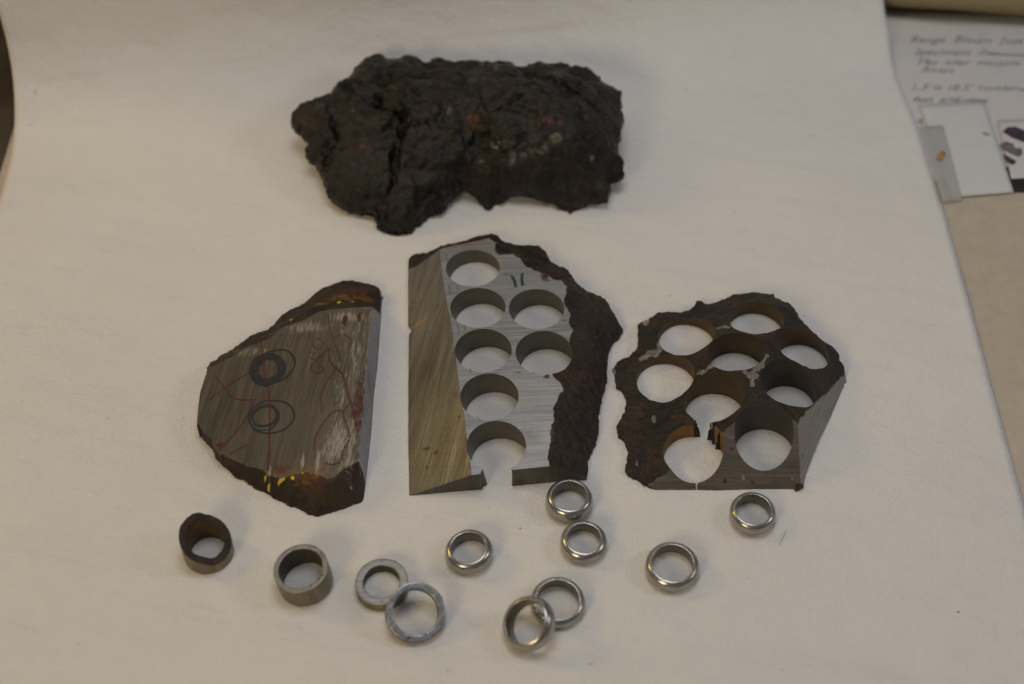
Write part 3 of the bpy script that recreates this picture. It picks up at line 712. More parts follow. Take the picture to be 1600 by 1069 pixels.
# ------------------------------------------------------------------ the rough iron block
def build_chunk():
    o = [(455,184,20),(458,175,21),(471,163,22),(491,154,23),(515,148,24),(520,138,25),(538,130,26),(545,122,27),(552,117,27),(553,105,28),(566,94,28),(583,87,28),(597,86,28),(606,93,28),(622,95,28),(631,88,29),(650,88,29),(659,91,29),(664,99,29),(670,98,29),(674,91,29),(692,92,29),(713,96,29),(735,95,29),(766,96,29),(800,96,29),(806,105,29),(814,106,29),(826,101,29),(836,101,29),(847,96,29),(877,97,29),(894,103,28),(915,107,28),(926,110,27),(934,119,26),(940,127,26),(959,137,25),(971,143,24),(971,152,24),(969,164,23),(975,175,22),(972,189,21),(970,210,19),(967,228,17),(971,252,15),(976,267,13),(969,272,12),(955,275,12),(954,291,10),(948,303,9),(919,310,7),(908,317,5),(899,328,2),(892,334,.8),(884,328,2),(874,317,5),(864,307,7),(847,305,8),(829,300,9),(805,298,9),(791,300,8),(776,313,4),(768,324,1.4),(762,328,.8),(756,322,1.6),(749,312,4),(747,303,7),(735,294,9),(723,288,10),(711,297,9),(703,306,8),(697,319,7),(690,327,6),(669,329,5.5),(662,336,5),(650,350,3),(643,361,2),(622,368,1),(606,365,1.5),(596,357,3),(587,347,5),(583,332,7),(573,328,7),(548,322,7),(531,315,8),(517,305,9),(516,299,10),(510,300,10),(511,287,11),(503,275,12),(498,258,13),(494,245,14),(482,242,14),(478,235,15),(484,223,16),(482,216,17),(471,200,18),(461,193,19)]
    W = [(*P(x, y, z)[:2], z) for x, y, z in o]
    ol = dense(W, .9)
    nx, ny = fr(ol[:, 0], ol[:, 1], 3.0, 1.1), fr(ol[:, 0], ol[:, 1], 3.0, 6.1)
    ol[:, 0] += .75*nx; ol[:, 1] += .75*ny
    V2, F = planar_mesh(ol[:, :2], [], .72)
    X, Y = V2[:, 0], V2[:, 1]
    ctrl = [(650,150,36),(800,150,40),(900,165,38),(700,120,36),(860,120,36),(540,190,27),(520,230,23),(550,270,19),(590,130,33),(600,290,15),(625,220,28),(680,200,33),(700,250,25),(660,290,18),(625,330,12),(780,220,36),(880,220,35),(800,265,26),(890,270,24),(930,230,28),(940,170,32),(765,305,12),(890,308,12),(500,185,26),(690,305,14),(940,285,18)]
    dome = RBF([(*P(x, y, z)[:2], z) for x, y, z in ctrl] + [(p[0], p[1], p[2]+1.5) for p in W[::3]], lam=3.0)
    dO, ix = nearest(ol, X, Y); e = ol[ix, 2]
    zt = dome(X, Y)
    t = np.clip(dO/7.0, 0, 1); z = e + np.maximum(zt-e, .4)*np.sqrt(1-(1-t)**2)
    L = lambda pts, zz: [P(x, y, zz)[:2] for x, y in pts]
    mask = smooth(0, 4, dO)
    z += mask*(3.0*fr(X, Y, 26, 1.0, 3) + 1.0*fr(X, Y, 9, 4.0, 3))
    # broken plates: warped cells, each at its own height and tilt, with cracks between some of them
    wx, wy = X+5*fr(X, Y, 16, 2.2, 3), Y+5*fr(X, Y, 16, 5.2, 3)
    cell = np.empty(len(X)); gapw = np.empty(len(X)); tilt = np.empty(len(X))
    for i, (x_, y_) in enumerate(zip((wx/21).tolist(), (wy/17).tolist())):
        dd, pp = noise.voronoi((x_, y_, 3.7)); gapw[i] = dd[1]-dd[0]
        hsh = math.sin(pp[0].x*12.9898+pp[0].y*78.233)*43758.5453; hsh -= math.floor(hsh); cell[i] = hsh
        tilt[i] = (x_-pp[0].x)*math.cos(hsh*6.28)+(y_-pp[0].y)*math.sin(hsh*6.28)
    z += mask*(1.9*(cell-.5)+2.0*tilt)*smooth(0, .10, gapw)
    pres = smooth(-.1, .35, fr(X, Y, 22, 14.0, 2)); z -= mask*pres*1.9*np.exp(-(gapw/.035)**2)
    # lobes, creases and cracks seen in the photograph
    def groove(pts, zz, depth, width, wobble=1.1):
        q = seg_dist(L(pts, zz), X+wobble*fr(X, Y, 4, 3., 2), Y+wobble*fr(X, Y, 4, 9., 2)); return depth*np.exp(-(q/width)**2)
    z -= mask*groove([(592,158),(601,165),(590,172),(600,178),(625,188),(634,196),(632,215)], 28, 6, 1.6)
    crease = [(636,192),(629,212),(632,232),(619,252),(617,276),(603,292),(597,310),(583,332)]
    z -= groove(crease, 20, 5.0, 1.5, 2.2)*smooth(0, 2, dO)*(.25+.75*smooth(-.25, .25, fr(X, Y, 11, 21., 2)+.1))
    cl0 = lerp_y([P(x, y, 22) for x, y in crease]); wobx = 2.4*fr(X, Y, 6, 41., 3); cl = lambda Yq: cl0(Yq)+wobx; side = smooth(-1.0, 1.0, X-cl(Y)); yr = P(634, 178, 26)[1]
    fade = (1-smooth(yr-2, yr+16, Y))
    z += mask*fade*(side*2.6*np.exp(-np.maximum(X-cl(Y), 0)/26) - (1-side)*2.4*np.exp(-np.maximum(cl(Y)-X, 0)/18))
    z -= mask*groove([(850,120),(858,121),(868,133)], 36, 3, .9) + mask*groove([(882,134),(900,145),(918,155),(945,162)], 35, 3.2, .9)
    z -= mask*groove([(735,204),(748,202),(760,203)], 34, 3.5, 1.0) + mask*groove([(845,255),(853,262),(880,265),(882,280),(884,295)], 26, 3, .55)
    z -= mask*groove([(664,98),(674,108),(690,114)], 30, 2.6, 1.3) + mask*groove([(810,104),(825,112),(828,124)], 34, 2.6, 1.6)
    z -= mask*groove([(600,120),(640,114),(665,125)], 34, 2.0, 3.5) + mask*groove([(775,175),(800,168),(815,160)], 37, 2.0, .8)
    z -= mask*groove([(520,205),(529,219),(520,228),(500,238)], 22, 3, 1.2) + mask*groove([(738,230),(745,243),(762,246),(775,240)], 30, 1.8, .8)
    z -= mask*groove([(700,275),(720,268),(735,262)], 22, 1.3, .8)
    z -= mask*groove([(650,320),(662,305),(675,298),(700,300)], 14, 4.5, 1.6)
    for px, py, zz, r, d in [(938,190,32,6,-2.6),(938,200,30,3,2.0),(745,190,35,6,-1.8),(742,225,33,6,2.2),(855,190,36,7,2.0),(560,150,30,5,2.0),(520,175,26,5,1.8),(625,105,32,7,2.2),(580,290,17,7,2.2),(800,230,33,8,2.0),(875,225,33,7,1.6),(905,255,28,6,-1.6),(700,150,36,8,-1.8),(640,345,8,6,1.5),(915,130,34,7,1.6)]:
        z += mask*d*np.exp(-((X-P(px, py, zz)[0])**2+(Y-P(px, py, zz)[1])**2)/r**2)
    z = np.maximum(z, e)
    A = zero_attrs(X)
    # where each vertex stands in the photograph, to set the stains at their places
    def proj(X, Y, Z):
        dx, dy, dz = X-CAM[0], Y-CAM[1], Z-CAM[2]
        dep = dy*math.cos(TH)-dz*math.sin(TH); up = dy*math.sin(TH)+dz*math.cos(TH)
        return 800+FPX*dx/dep, 534.5-FPX*up/dep
    PX, PY = proj(X, Y, z)
    def B(px, py, zz, rx, ry=None): ry = ry or rx; return np.clip(1.05*np.exp(-((PX-px)/(rx*3.4))**2-((PY-py)/(ry*2.5))**2), 0, 1)
    A['rust'] = np.maximum.reduce([B(738,186,35,4.5,4), B(745,196,35,3,4), B(855,188,36,5,4.5), B(875,192,36,3.5,3), .9*B(617,140,32,3,4), .9*B(565,228,20,1.8,1.8), .8*B(950,200,30,5,3), .6*B(700,170,35,9,6), .6*B(480,190,22,6,5), .5*B(560,190,26,10,8), .45*B(740,130,36,20,6)])
    A['orange'] = np.maximum.reduce([.6*B(566,229,20,1.5,1.3), .5*B(736,190,35,2,3), .4*B(853,190,36,2.5,2)])
    A['scuff_glint'] = np.maximum.reduce([.55*B(820,235,33,26,12), .75*B(790,225,34,7,5), .8*B(772,229,34,3,4), .9*B(868,216,35,4.5,5), .7*B(852,228,34,3,4), .9*B(752,252,31,2.2,1.4), .6*B(700,175,35,4,5), .85*B(549,171,27,1.3,1.5), .7*B(800,250,30,3,8), .7*B(924,248,29,1.6,4), 1.0*B(763,320,5,1.8,1.8), 1.0*B(891,326,4,1.8,1.8), .6*B(640,185,30,2,4), .55*B(660,325,12,7,2), .5*B(880,210,36,6,4), .6*B(745,215,33,2,5), .5*B(560,255,19,8,7)])
    n = len(X); Vt = np.stack([X, Y, z], 1)
    # underside
    zb = np.clip(e-5+.25*dO, .3, 40); zb = np.minimum(zb, z-1.0); zb = np.maximum(zb, np.minimum(.3, z-.3))
    be = boundary(F); bset = sorted({q for ab in be for q in ab})
    Vb = np.stack([X, Y, zb], 1)
    Vb[:, 2] += .8*fr(X, Y, 7, 6.0, 3)*(dO > 1); Vb[:, 2] = np.maximum(Vb[:, 2], .2)
    # two wall rings between the top lip and the underside
    verts = [Vt, Vb]; fs = F.tolist() + [[a+n, c+n, b+n] for a, b, c in F.tolist()]
    extra = []; src = []; ring = {}
    for q in bset:
        x, y = X[q], Y[q]; z0, z1 = Vt[q, 2], Vb[q, 2]
        ids = [q]
        for k in (1, 2, 3):
            t_ = k/4; zz = z0+(z1-z0)*t_
            dx = .9*noise.noise((x/3, y/3, zz/2+k)); dy = .9*noise.noise((x/3+7, y/3, zz/2+k))
            ids.append(2*n+len(extra)); extra.append((x+dx, y+dy, zz)); src.append(q)
        ids.append(q+n); ring[q] = ids
    for a, b in be:
        for k in range(4): fs.append([ring[a][k], ring[a][k+1], ring[b][k+1], ring[b][k]])
    V = np.concatenate([Vt, Vb, np.array(extra)])
    at = {k: np.concatenate([v, v*0, v[src]]) for k, v in A.items()}
    org = (X.mean(), Y.mean(), 0)
    # three-dimensional relief along the surface normal
    FA = np.array([f[:3] for f in fs]); nrm = np.zeros_like(V)
    fn = np.cross(V[FA[:, 1]]-V[FA[:, 0]], V[FA[:, 2]]-V[FA[:, 0]])
    for c_ in range(3): np.add.at(nrm, FA[:, c_], fn)
    nrm /= np.maximum(np.linalg.norm(nrm, axis=1), 1e-9)[:, None]
    rdg = np.array([noise.ridged_multi_fractal((a_/13, b_/13, c_/13), .9, 2.2, 3, .9, 1.8) for a_, b_, c_ in V.tolist()])
    dsp = 1.25*fr(V[:, 0], V[:, 1], 12, 31., 3, V[:, 2]) + 1.15*(rdg-rdg.mean()) + .28*fr(V[:, 0], V[:, 1], 3.2, 17., 3, V[:, 2])
    V = V + nrm*dsp[:, None]; V[:, 2] = np.maximum(V[:, 2], .15)
    ob = mesh_obj('iron_block', V, fs, M_chunk, None, org, True, at)
    tag(ob, 'big rough blackened lump of forged iron with cracks lying behind the three slabs', 'iron lump')
build_chunk()

# ------------------------------------------------------------------ rings and sleeves
def lathe_mesh(profile, seg=128, top=None, jitter=0.0, seed=0):
    """profile: closed list of (r, z) mm; top(theta, r, z)->z lets the rim slope"""
    vs = []; fs = []; m = len(profile)
    for i in range(seg):
        a = 2*math.pi*i/seg; c, s = math.cos(a), math.sin(a)
        for r, z in profile:
            rr = r + jitter*noise.noise((c*r/2.5+seed, s*r/2.5, z/2.5))
            zz = top(a, r, z) if top else z
            vs.append((rr*c, rr*s, zz))
    for i in range(seg):
        for j in range(m):
            fs.append((i*m+j, ((i+1) % seg)*m+j, ((i+1) % seg)*m+(j+1) % m, i*m+(j+1) % m))
    return np.array(vs), fs

def ring_metal(name, col, rough, metal=.9, grain=.35):
    m = NT(name)
    geo = m.n('Separate') if False else None
    sx = m.n('SeparateXYZ'); m.link(m.co, sx.inputs[0])
    ang = m.math('ARCTAN2', sx.outputs[1], sx.outputs[0])
    cmb = m.n('CombineXYZ'); m.link(m.math('MULTIPLY', ang, 2.0), cmb.inputs[0]); m.link(m.math('MULTIPLY', sx.outputs[2], 6000), cmb.inputs[1])
    rad = m.math('SQRT', m.math('ADD', m.math('MULTIPLY', sx.outputs[0], sx.outputs[0]), m.math('MULTIPLY', sx.outputs[1], sx.outputs[1])))
    m.link(m.math('MULTIPLY', rad, 5000), cmb.inputs[2])
    fine = m.noise(1.0, 3, .6, co=cmb.outputs[0]); blot = m.noise(190, 6, .65)
    c = m.mix(m.ramp(fine, [(.3, 0.0), (.7, 1.0)]), tuple(x*.8 for x in col), tuple(min(1, x*1.12) for x in col))
    c = m.mix(m.math('MULTIPLY', m.ramp(blot, [(.45, 0.0), (.72, 1.0)]), grain), c, (col[0]*.42, col[1]*.38, col[2]*.32))
    m.set('Base Color', c); m.set('Metallic', metal)
    m.set('Roughness', m.math('ADD', m.ramp(fine, [(.3, rough-.04), (.7, rough+.05)]), m.math('MULTIPLY', blot, .10)))
    m.set('Anisotropic', .35)
    b = m.bump(fine, .00003, .8); m.bump(blot, .0001, .5, b)
    return m.m
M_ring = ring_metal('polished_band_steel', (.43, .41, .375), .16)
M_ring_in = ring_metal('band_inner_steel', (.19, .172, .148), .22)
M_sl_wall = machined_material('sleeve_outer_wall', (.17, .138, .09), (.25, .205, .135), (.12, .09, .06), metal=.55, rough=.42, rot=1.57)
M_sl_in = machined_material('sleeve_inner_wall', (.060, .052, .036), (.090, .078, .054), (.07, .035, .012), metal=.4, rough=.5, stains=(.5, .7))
M_sl_top = machined_material('sleeve_sawn_rim', (.25, .235, .21), (.33, .315, .285), (.15, .125, .10), metal=.6, rough=.40, rot=.3)
M_sl_top3 = machined_material('sleeve_grey_rim', (.27, .26, .25), (.35, .34, .33), (.22, .20, .18), metal=.6, rough=.42, rot=1.5, streak=.3)
M_sl_dark = crust_material('sleeve_burnt_rim', (.015, .013, .012), (.032, .026, .020), (.06, .035, .02))
M_sl_rusty = machined_material('sleeve_rusty_bore', (.10, .058, .015), (.17, .10, .025), (.04, .028, .012), metal=.25, rough=.6, stains=(.42, .62))
M_dark = simple_material('dark_burr', (.03, .022, .018), .6, .3)

def hatched():
    m = NT('sleeve_hatched_rim')
    a = m.noise(1, 2, .4, (2300, 120, 100), .75); b2 = m.noise(1, 2, .4, (2300, 120, 100), -.75); n = m.noise(240, 5, .6)
    f = m.math('MAXIMUM', a, b2)
    c = m.mix(m.ramp(f, [(.45, 0.0), (.62, 1.0)]), (.18, .185, .19), (.40, .415, .435))
    c = m.mix(m.math('MULTIPLY', m.ramp(n, [(.5, 0.0), (.7, 1.0)]), .6), c, (.20, .19, .175))
    m.set('Base Color', c); m.set('Metallic', .75); m.set('Roughness', .34); m.bump(f, .00012, .8)
    return m.m
M_hatch = hatched()

def orient(root, n):
    n = Vector(n).normalized(); q = Vector((0, 0, 1)).rotation_difference(n)
    root.rotation_euler = q.to_euler()

def band(px, py, od, idm, width, n, label, notch=False, zc=None):
    """a domed ring: outer surface a smooth arc, inner wall slightly crowned"""
    ro, ri = od/2, idm/2-.5; hw = width/2
    root = D.objects.new('steel_ring', None)
    COL.objects.link(root); root.empty_display_size = .01
    tag(root, label, 'ring', 'polished domed steel rings')
    outer = []; K = 22
    rim = ri + .35
    for i in range(K+1):
        t = -math.pi/2 + math.pi*i/K
        # superellipse-like dome
        z = hw*math.sin(t); r = rim + (ro-rim)*(abs(math.cos(t))**1.0)
        outer.append((r, z))
    inner = [(ri + .28*abs(2*i/10-1)**3, hw*.97*(1-2*i/10)) for i in range(11)]
    prof = outer + inner
    vs, fs = lathe_mesh(prof, 144, jitter=.05, seed=px*.1)
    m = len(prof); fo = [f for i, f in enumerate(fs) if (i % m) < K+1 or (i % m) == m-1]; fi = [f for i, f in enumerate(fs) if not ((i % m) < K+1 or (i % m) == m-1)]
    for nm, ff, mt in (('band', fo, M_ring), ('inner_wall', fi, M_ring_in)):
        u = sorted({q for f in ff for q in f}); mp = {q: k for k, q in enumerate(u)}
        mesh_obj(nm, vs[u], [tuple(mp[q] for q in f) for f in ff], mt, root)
    n = Vector(n).normalized()
    tilt = math.sqrt(max(0, 1-n.z**2))
    if zc is None: zc = hw*n.z + (rim+.5)*tilt + (.1 if tilt < .02 else 0)
    c = P(px, py, zc)
    root.location = [v*.001 for v in c]; orient(root, n)
    if notch:
        # a hairline crack running down the far inner wall
        pts = []; r0 = ri-.02
        path = [(math.radians(88), hw*.98), (math.radians(84), hw*.6), (math.radians(80), hw*.2), (math.radians(76), -hw*.5)]
        vs = []; fs = []
        for k, (a, z) in enumerate(path):
            wd = .045*(1-.5*k/3)
            for s in (-1, 1): vs.append(((r0)*math.cos(a+s*wd), (r0)*math.sin(a+s*wd), z))
        for k in range(3): fs.append((2*k, 2*k+1, 2*k+3, 2*k+2))
        mesh_obj('crack', vs, fs, M_dark, root)
    return root

band(889.5, 782, 18.5, 13.9, 6.9, (0, 0, 1), 'domed steel ring touching the front corner of the tall drilled slab')
band(912, 847, 18.0, 13.4, 5.8, (.01, -.02, 1), 'small domed ring just in front of the ring that touches the slab')
band(733, 862.5, 18.3, 13.9, 6.6, (-.10, -.02, 1), 'domed ring with a yellow glint standing alone left of the others, behind the overlapping pair')
band(1050.5, 885.5, 20.5, 16.0, 5.9, (-.01, -.03, 1), 'lone domed ring on bare paper in front of the pitted slab')
band(1176, 802.5, 18.0, 14.0, 6.3, (.0, -.02, 1), 'domed ring with a thin crack inside, under the right corner of the pitted slab', notch=True)
band(871.5, 942, 20.6, 16.4, 5.8, (.02, -.06, 1), 'lower domed ring of the overlapping pair, lying flat')
band(826.5, 974.5, 20.4, 16.4, 7.0, (-.47, -.22, .85), 'tilted domed ring propped on the edge of the flat one at the front', zc=9.0)

def sleeve(px, py, od, idm, height, n, label, mats, top=None, zc=None, burrs=()):
    ro, ri = od/2, idm/2
    root = D.objects.new('steel_sleeve', None); COL.objects.link(root); root.empty_display_size = .01
    tag(root, label, 'steel sleeve', 'cut steel sleeves at the left')
    H = height; ch = .25
    outer = [(ro-ch*.5, 0), (ro, ch)] + [(ro, ch+(H-2*ch)*i/8) for i in range(1, 9)]
    rim = [(ro, H-ch), (ro-ch, H)] + [(ro-ch+(ri+2*ch-ro)*i/5, H) for i in range(1, 6)] + [(ri, H-ch)]
    inner = [(ri, H-ch-(H-2*ch)*i/8) for i in range(0, 9)] + [(ri+ch*.5, 0)]
    seg = 140
    for nm, prof, mt in (('outer_wall', outer, mats[0]), ('rim', rim, mats[1]), ('inner_wall', inner, mats[2])):
        vs = []; fs = []; m = len(prof)
        for i in range(seg):
            a = 2*math.pi*i/seg; c, s = math.cos(a), math.sin(a)
            for r, z in prof:
                hh = top(a, r) if top else H
                jit = .06*noise.noise((c*r/2+px, s*r/2, z/2))
                zz = z*hh/H if z > ch*1.5 else z
                if top and z > H*.9: jit += .35*noise.noise((c*r/1.6+px, s*r/1.6, 3.0))
                vs.append(((r+jit)*c, (r+jit)*s, zz))
        for i in range(seg):
            for j in range(m-1):
                fs.append((i*m+j, ((i+1) % seg)*m+j, ((i+1) % seg)*m+j+1, i*m+j+1))
        mesh_obj(nm, vs, fs, mt, root, attrs={k: np.zeros(len(vs)) for k in ('rust', 'orange', 'yellow', 'scuff_glint', 'pale')})
    for ang, r, z, s in burrs:
        a = math.radians(ang); rnd = random.Random(int(ang*7+px)); vs = []; fs = []
        # small irregular eight-sided burr
        for k in range(3):
            for q in range(6):
                b = 2*math.pi*q/6; rr = s*(.55, 1, .35)[k]*rnd.uniform(.7, 1.25)
                vs.append((r*math.cos(a)+rr*math.cos(b), r*math.sin(a)+rr*math.sin(b)*.7, z+(k-1)*s*.6))
        for k in range(2):
            for q in range(6): fs.append((k*6+q, k*6+(q+1) % 6, (k+1)*6+(q+1) % 6, (k+1)*6+q))
        fs.append(tuple(range(12, 18)))
        mesh_obj('burr', vs, fs, M_dark, root)
    n = Vector(n).normalized()
    tilt = math.sqrt(max(0, 1-n.z**2))
    z0 = 0.05 + ro*tilt if zc is None else zc
    c = P(px, py, z0)
    root.location = [v*.001 for v in c]; orient(root, n)
    return root

def slant(a, r):
    d = math.cos(a-math.radians(140)); return 10.2 + 4.6*d*(r/9.5) + .5*math.sin(3*a+1) + .35*math.sin(7*a)
sleeve(327, 864, 19.0, 13.6, 12, (0, 0, 1), 'short tube with a burnt black slanted rim and rusty inside, leftmost of the front pieces', (M_sl_wall, M_sl_dark, M_sl_rusty), top=slant, burrs=[(215, 9.4, 8, .5)])
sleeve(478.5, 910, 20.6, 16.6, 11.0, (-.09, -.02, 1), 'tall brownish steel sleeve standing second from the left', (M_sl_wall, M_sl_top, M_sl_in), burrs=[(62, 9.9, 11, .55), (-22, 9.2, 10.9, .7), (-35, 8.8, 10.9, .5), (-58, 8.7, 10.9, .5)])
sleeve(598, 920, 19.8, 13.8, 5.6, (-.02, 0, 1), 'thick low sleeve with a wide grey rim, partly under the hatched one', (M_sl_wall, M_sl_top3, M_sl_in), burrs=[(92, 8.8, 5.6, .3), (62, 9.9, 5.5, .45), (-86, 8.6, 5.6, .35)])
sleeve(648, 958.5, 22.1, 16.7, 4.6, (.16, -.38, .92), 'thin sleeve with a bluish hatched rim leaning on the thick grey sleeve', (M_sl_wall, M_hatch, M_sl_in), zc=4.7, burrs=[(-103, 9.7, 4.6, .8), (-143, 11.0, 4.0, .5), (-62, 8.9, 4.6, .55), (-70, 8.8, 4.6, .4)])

# ------------------------------------------------------------------ papers and things at the right and left edges
M_note = simple_material('note_paper', (.58, .56, .55), .8, 0, .03, 90, .0002)
M_card = simple_material('white_card', (.60, .60, .59), .7, 0, .03, 90, .0001)
M_pen = simple_material('pen_ink', (.30, .30, .31), .7, 0, .2, 300, 0)
M_photo = simple_material('print_paper', (.60, .57, .56), .5, 0, .03, 90, 0)
M_plum = simple_material('print_plum_ink', (.055, .035, .055), .5, 0, .5, 220, 0)
M_plum2 = simple_material('print_grey_ink', (.16, .125, .16), .5, 0, .4, 260, 0)
M_blackbox = simple_material('black_plastic', (.012, .012, .012), .5, 0, .3, 90, .0001)
M_orange = simple_material('orange_flake', (.42, .20, .05), .6, 0, .3, 400, .0001)
M_tan = simple_material('tan_fabric', (.26, .205, .115), .9, 0, .06, 300, .0003, .2)
M_dkbrown = simple_material('dark_brown_wood', (.05, .034, .016), .6, 0, .4, 40, .0003)

def sheet(name, corners_px, z, mat, label=None, cat=None, parent=None, thick=.3, warp=0.0, n=14):
    """a thin sheet with real thickness; corners given clockwise from the far left"""
    c = [P(x, y, z) for x, y in corners_px]; V = []; fs = []
    for j in range(n+1):
        for i in range(n+1):
            u, v = i/n, j/n
            p = (c[0]*(1-u)+c[1]*u)*(1-v)+(c[3]*(1-u)+c[2]*u)*v
            V.append((p[0], p[1], z+warp*noise.noise((p[0]/40, p[1]/40, z))))
    for j in range(n):
        for i in range(n): fs.append((j*(n+1)+i, (j+1)*(n+1)+i, (j+1)*(n+1)+i+1, j*(n+1)+i+1))
    org = tuple(np.mean(c, axis=0)); org = (org[0], org[1], z)
    o = mesh_obj(name, V, fs, mat, None, org)
    md = o.modifiers.new('thickness', 'SOLIDIFY'); md.thickness = thick*.001; md.offset = -1
    if label: tag(o, label, cat)
    return o, org

def pen_text(body, px, py, z, size, ang, parent, org):
    cu = D.curves.new('handwriting', 'FONT'); cu.body = body; cu.size = size*.001; cu.shear = .5; cu.space_character = 1.05; cu.offset = .00006
    tmp = D.objects.new('tmp', cu); COL.objects.link(tmp)
    me = D.meshes.new_from_object(tmp.evaluated_get(bpy.context.evaluated_depsgraph_get())); D.objects.remove(tmp)
    me.materials.clear(); me.materials.append(M_pen)
    o = D.objects.new('handwriting', me); COL.objects.link(o); o.parent = parent
    # uneven hand: wobble every vertex a little
    for v in me.vertices:
        v.co.y += .0014*noise.noise((v.co.x*130, py, 0)); v.co.x += .0011*noise.noise((v.co.x*180, v.co.y*260, py))
    c = P(px, py, z); o.location = [(c[0]-org[0])*.001, (c[1]-org[1])*.001, .0002]
    o.rotation_euler = (0, 0, ang)
    return o

note, no = sheet('handwritten_note', [(1360,12),(1640,14),(1668,272),(1440,284)], -.45, M_note, 'grey-white sheet with lines of handwriting lying right of the backdrop paper', 'paper note', warp=.12)
for i, (t, x, y, s) in enumerate([('Range  Bloom  Just m', 1421, 66, 7.0), ('Specimens  on', 1427, 85, 6.5), ('Flat  infer  machine', 1433, 101, 6.2), ('Rivers', 1439, 113, 6.0), ("1.5' is 18.5'  combined", 1422, 140, 6.2), ('feet  and  one', 1426, 159, 6.0)]):
    pen_text(t, x, y, -.3, s, -.02, note, no)
def stroke(name, pts, z, wd, mat, parent, org, dz=.25):
    pp = [P(x, y, z) for x, y in pts]; vs = []; fs = []
    for i, p in enumerate(pp):
        a = pp[max(0, i-1)]; b = pp[min(len(pp)-1, i+1)]; t = (b-a)[:2]; t /= np.linalg.norm(t); nrm = np.array([-t[1], t[0]])*wd/2
        vs += [(p[0]+nrm[0], p[1]+nrm[1], z+dz), (p[0]-nrm[0], p[1]-nrm[1], z+dz)]
    for i in range(len(pp)-1): fs.append((2*i, 2*i+1, 2*i+3, 2*i+2))
    return mesh_obj(name, vs, fs, mat, parent, org)
stroke('underline', [(1545,82),(1565,83),(1582,84),(1612,85)], .5, 1.3, M_pen, note, no, -.65)
stroke('underline', [(1488,155),(1510,155),(1545,155)], .5, .6, M_pen, note, no, -.65)
stroke('underline', [(1537,45),(1536,75),(1560,83)], .5, .9, M_note, note, no, -.65)
card, co_ = sheet('white_card', [(1437,163),(1537,158),(1584,300),(1488,308)], .4, M_card, 'blank white card lying on the lower half of the handwritten note', 'card', warp=.1)
stroke('pen_mark', [(1437,186),(1440,192)], .6, 1.6, M_pen, card, co_, .2)
stroke('pen_mark', [(1536,208),(1546,211)], .6, 1.6, M_pen, card, co_, .2)
M_film = NT('clear_plastic_film'); M_film.set('Base Color', (.55, .55, .54)); M_film.set('Roughness', .3); M_film.set('Alpha', .42); M_film = M_film.m
bag, bo = sheet('plastic_bag', [(1437,197),(1474,196),(1504,312),(1473,316)], .9, M_film, 'small clear plastic bag overlapping the left edge of the white card', 'plastic bag', thick=.1, warp=.1)
fl = stroke('orange_flake', [(1467,250),(1470,245),(1474,238)], 1.3, 2.3, M_orange, None, (0, 0, 0), .3)
fl['label'] = 'tiny orange flake lying on the clear plastic bag'; fl['category'] = 'flake'
mdf = fl.modifiers.new('thickness', 'SOLIDIFY'); mdf.thickness = .0008
pr, po = sheet('photo_print', [(1560,188),(1640,186),(1655,276),(1580,279)], .5, M_photo, 'printed picture of a plum coloured striped shape at the right edge of the frame', 'print', warp=.05)
def patch(name, pts, z, mat, parent, org, dz):
    vs = [(*P(x, y, z)[:2], z+dz) for x, y in pts]; return mesh_obj(name, vs, [tuple(range(len(vs)))[::-1]], mat, parent, org)
patch('print_shape', [(1566,206),(1574,199),(1586,198),(1620,212),(1620,226),(1598,222),(1580,215)], 0.5, M_plum, pr, po, .12)
patch('print_shape', [(1562,226),(1572,221),(1583,225),(1586,232),(1596,232),(1598,240),(1592,246),(1578,240),(1568,234)], 0.5, M_plum2, pr, po, .12)
patch('print_shape', [(1567,240),(1574,244),(1588,252),(1586,256),(1580,258),(1572,252)], 0.5, M_plum, pr, po, .12)

def rounded_box(name, size, mat, label, cat, loc, rotz=0, bev=2.0):
    import bmesh
    bm = bmesh.new(); bmesh.ops.create_cube(bm, size=1)
    for v in bm.verts: v.co = Vector((v.co.x*size[0], v.co.y*size[1], (v.co.z+.5)*size[2]))*.001
    bmesh.ops.bevel(bm, geom=bm.edges[:], offset=bev*.001, segments=4, profile=.5, affect='EDGES')
    me = D.meshes.new(name); bm.to_mesh(me); bm.free(); me.materials.append(mat)
    me.polygons.foreach_set('use_smooth', [True]*len(me.polygons))
    o = D.objects.new(name, me); COL.objects.link(o); o.location = [c*.001 for c in loc]; o.rotation_euler = (0, 0, rotz)
    return tag(o, label, cat)
c = P(1581, 299, 0); rounded_box('black_case', (50, 16, 1.15), M_blackbox, 'black edge of a flat case poking out under the printed picture', 'case', (c[0]+25, c[1]+8, -.99), .0, .3)

# tan padded bundle behind the note
def bundle():
    vs = []; fs = []; n, m = 60, 28
    for i in range(n+1):
        u = i/n; x = 170+u*240
        sag = 2.5*math.sin(u*5)-4*smooth(0, .25, np.array([u]))[0]
        for j in range(m):
            a = 2*math.pi*j/m
            ca, sa = math.cos(a), math.sin(a)
            ry, rz = 60, 13
            y = 266 + ry*np.sign(ca)*abs(ca)**.8; z = 29 + rz*np.sign(sa)*abs(sa)**.8
            k = 1+.03*noise.noise((x/40, a*2, 0)); e = math.sqrt(max(0.02, 1-abs(2*u-1)**8))
            vs.append((x, 266+9*math.exp(-(x-180)/28)+1.5*math.sin(u*9)+(y-266)*k, 12+(z-29)*k*e))
    for i in range(n):
        for j in range(m): fs.append((i*m+j, i*m+(j+1) % m, (i+1)*m+(j+1) % m, (i+1)*m+j))
    fs.append(tuple(range(m))[::-1]); fs.append(tuple(n*m+j for j in range(m)))
    o = mesh_obj('fabric_bundle', vs, fs, M_tan, None, (290, 266, 0))
    tag(o, 'rounded tan fabric bundle beyond the handwritten note in the far right corner', 'fabric bundle')
bundle()
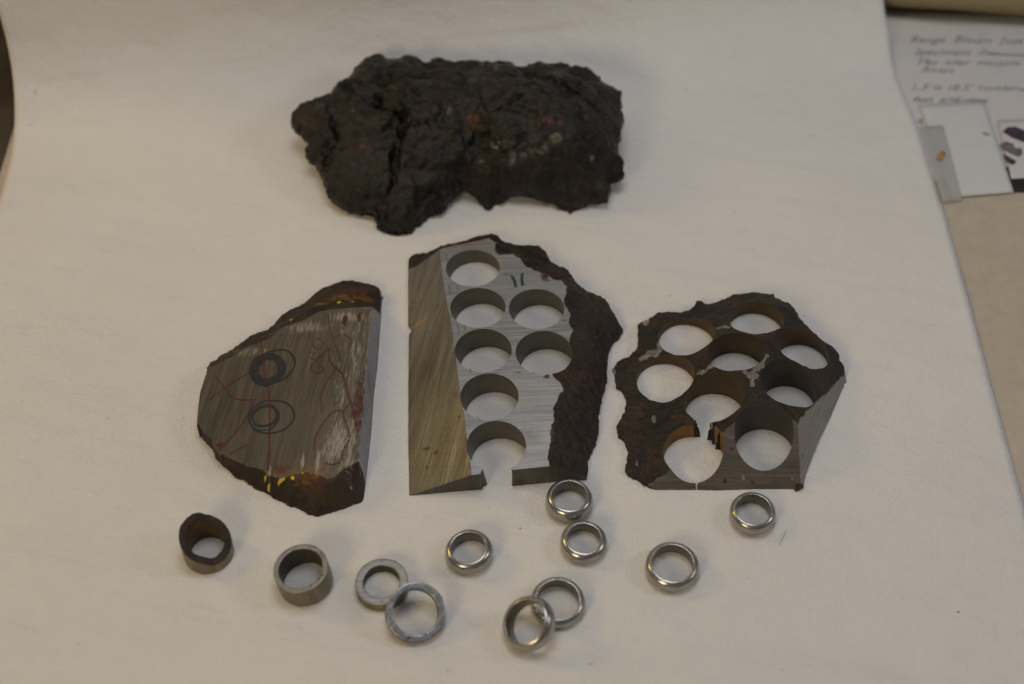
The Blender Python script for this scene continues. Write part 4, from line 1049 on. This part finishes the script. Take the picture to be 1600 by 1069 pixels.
# dark wooden block beyond the left edge of the backdrop paper
c = P(-10, 190, 0)
rounded_box('wooden_board', (140, 200, .7), M_dkbrown, 'thin dark brown board seen past the left edge of the backdrop paper', 'board', (c[0]-60, c[1]+20, -.99), .0, .2)

# ------------------------------------------------------------------ lint on the paper
M_hair = simple_material('dark_hair', (.05, .04, .035), .5, 0, .2, 300, 0)
def strand(name, pts, label, r=.09):
    cu = D.curves.new(name, 'CURVE'); cu.dimensions = '3D'; sp = cu.splines.new('NURBS'); sp.points.add(len(pts)-1); sp.use_endpoint_u = True; sp.order_u = 3
    for q, (x, y, z) in zip(sp.points, pts): p = P(x, y, z); q.co = (p[0]*.001, p[1]*.001, z*.001, 1)
    cu.bevel_depth = r*.001; cu.bevel_resolution = 2; cu.materials.append(M_hair)
    tmp = D.objects.new('tmp', cu); COL.objects.link(tmp); me = D.meshes.new_from_object(tmp.evaluated_get(bpy.context.evaluated_depsgraph_get())); D.objects.remove(tmp)
    c = P(*pts[0]); me.transform(Matrix.Translation((-c[0]*.001, -c[1]*.001, 0)))
    o = D.objects.new(name, me); COL.objects.link(o); o.location = (c[0]*.001, c[1]*.001, 0)
    return tag(o, label, name.replace('_', ' '))
strand('hair', [(553,1011,.3),(562,1000,.4),(568,985,.5),(572,969,.3)], 'short curved dark hair on the paper below the thick grey sleeve', .10)
strand('hair', [(1218,852,.3),(1224,838,.5),(1229,828,.3)], 'faint short hair on the paper below the cracked ring', .05)
strand('hair', [(884,1020,.3),(886,1008,.5),(883,998,.3)], 'tiny thin hair right of the tilted propped ring', .06)
def crumb(px, py, s, label):
    c = P(px, py, 0); rnd = random.Random(int(px)); vs = []; fs = []
    for k in range(3):
        for q in range(7):
            b = 2*math.pi*q/7; rr = s*(.8, 1, .45)[k]*rnd.uniform(.7, 1.3); vs.append((c[0]+rr*1.5*math.cos(b), c[1]+rr*math.sin(b), .15+k*s*.5))
    for k in range(2):
        for q in range(7): fs.append((k*7+q, k*7+(q+1) % 7, (k+1)*7+(q+1) % 7, (k+1)*7+q))
    fs.append(tuple(range(14, 21)))
    tag(mesh_obj('crumb', vs, fs, M_dark, None, (c[0], c[1], 0)), label, 'crumb', 'dark crumbs on the paper')
crumb(1497, 957, .38, 'brown crumb alone on the paper near the lower right corner')
crumb(513, 980, .25, 'dark crumb on the paper below the tall brownish sleeve')
crumb(579, 961, .2, 'tiny dark crumb close under the thick grey sleeve')
crumb(813, 826, .2, 'tiny dark crumb between the lone yellow-glinting ring and the ring nearest the slab')
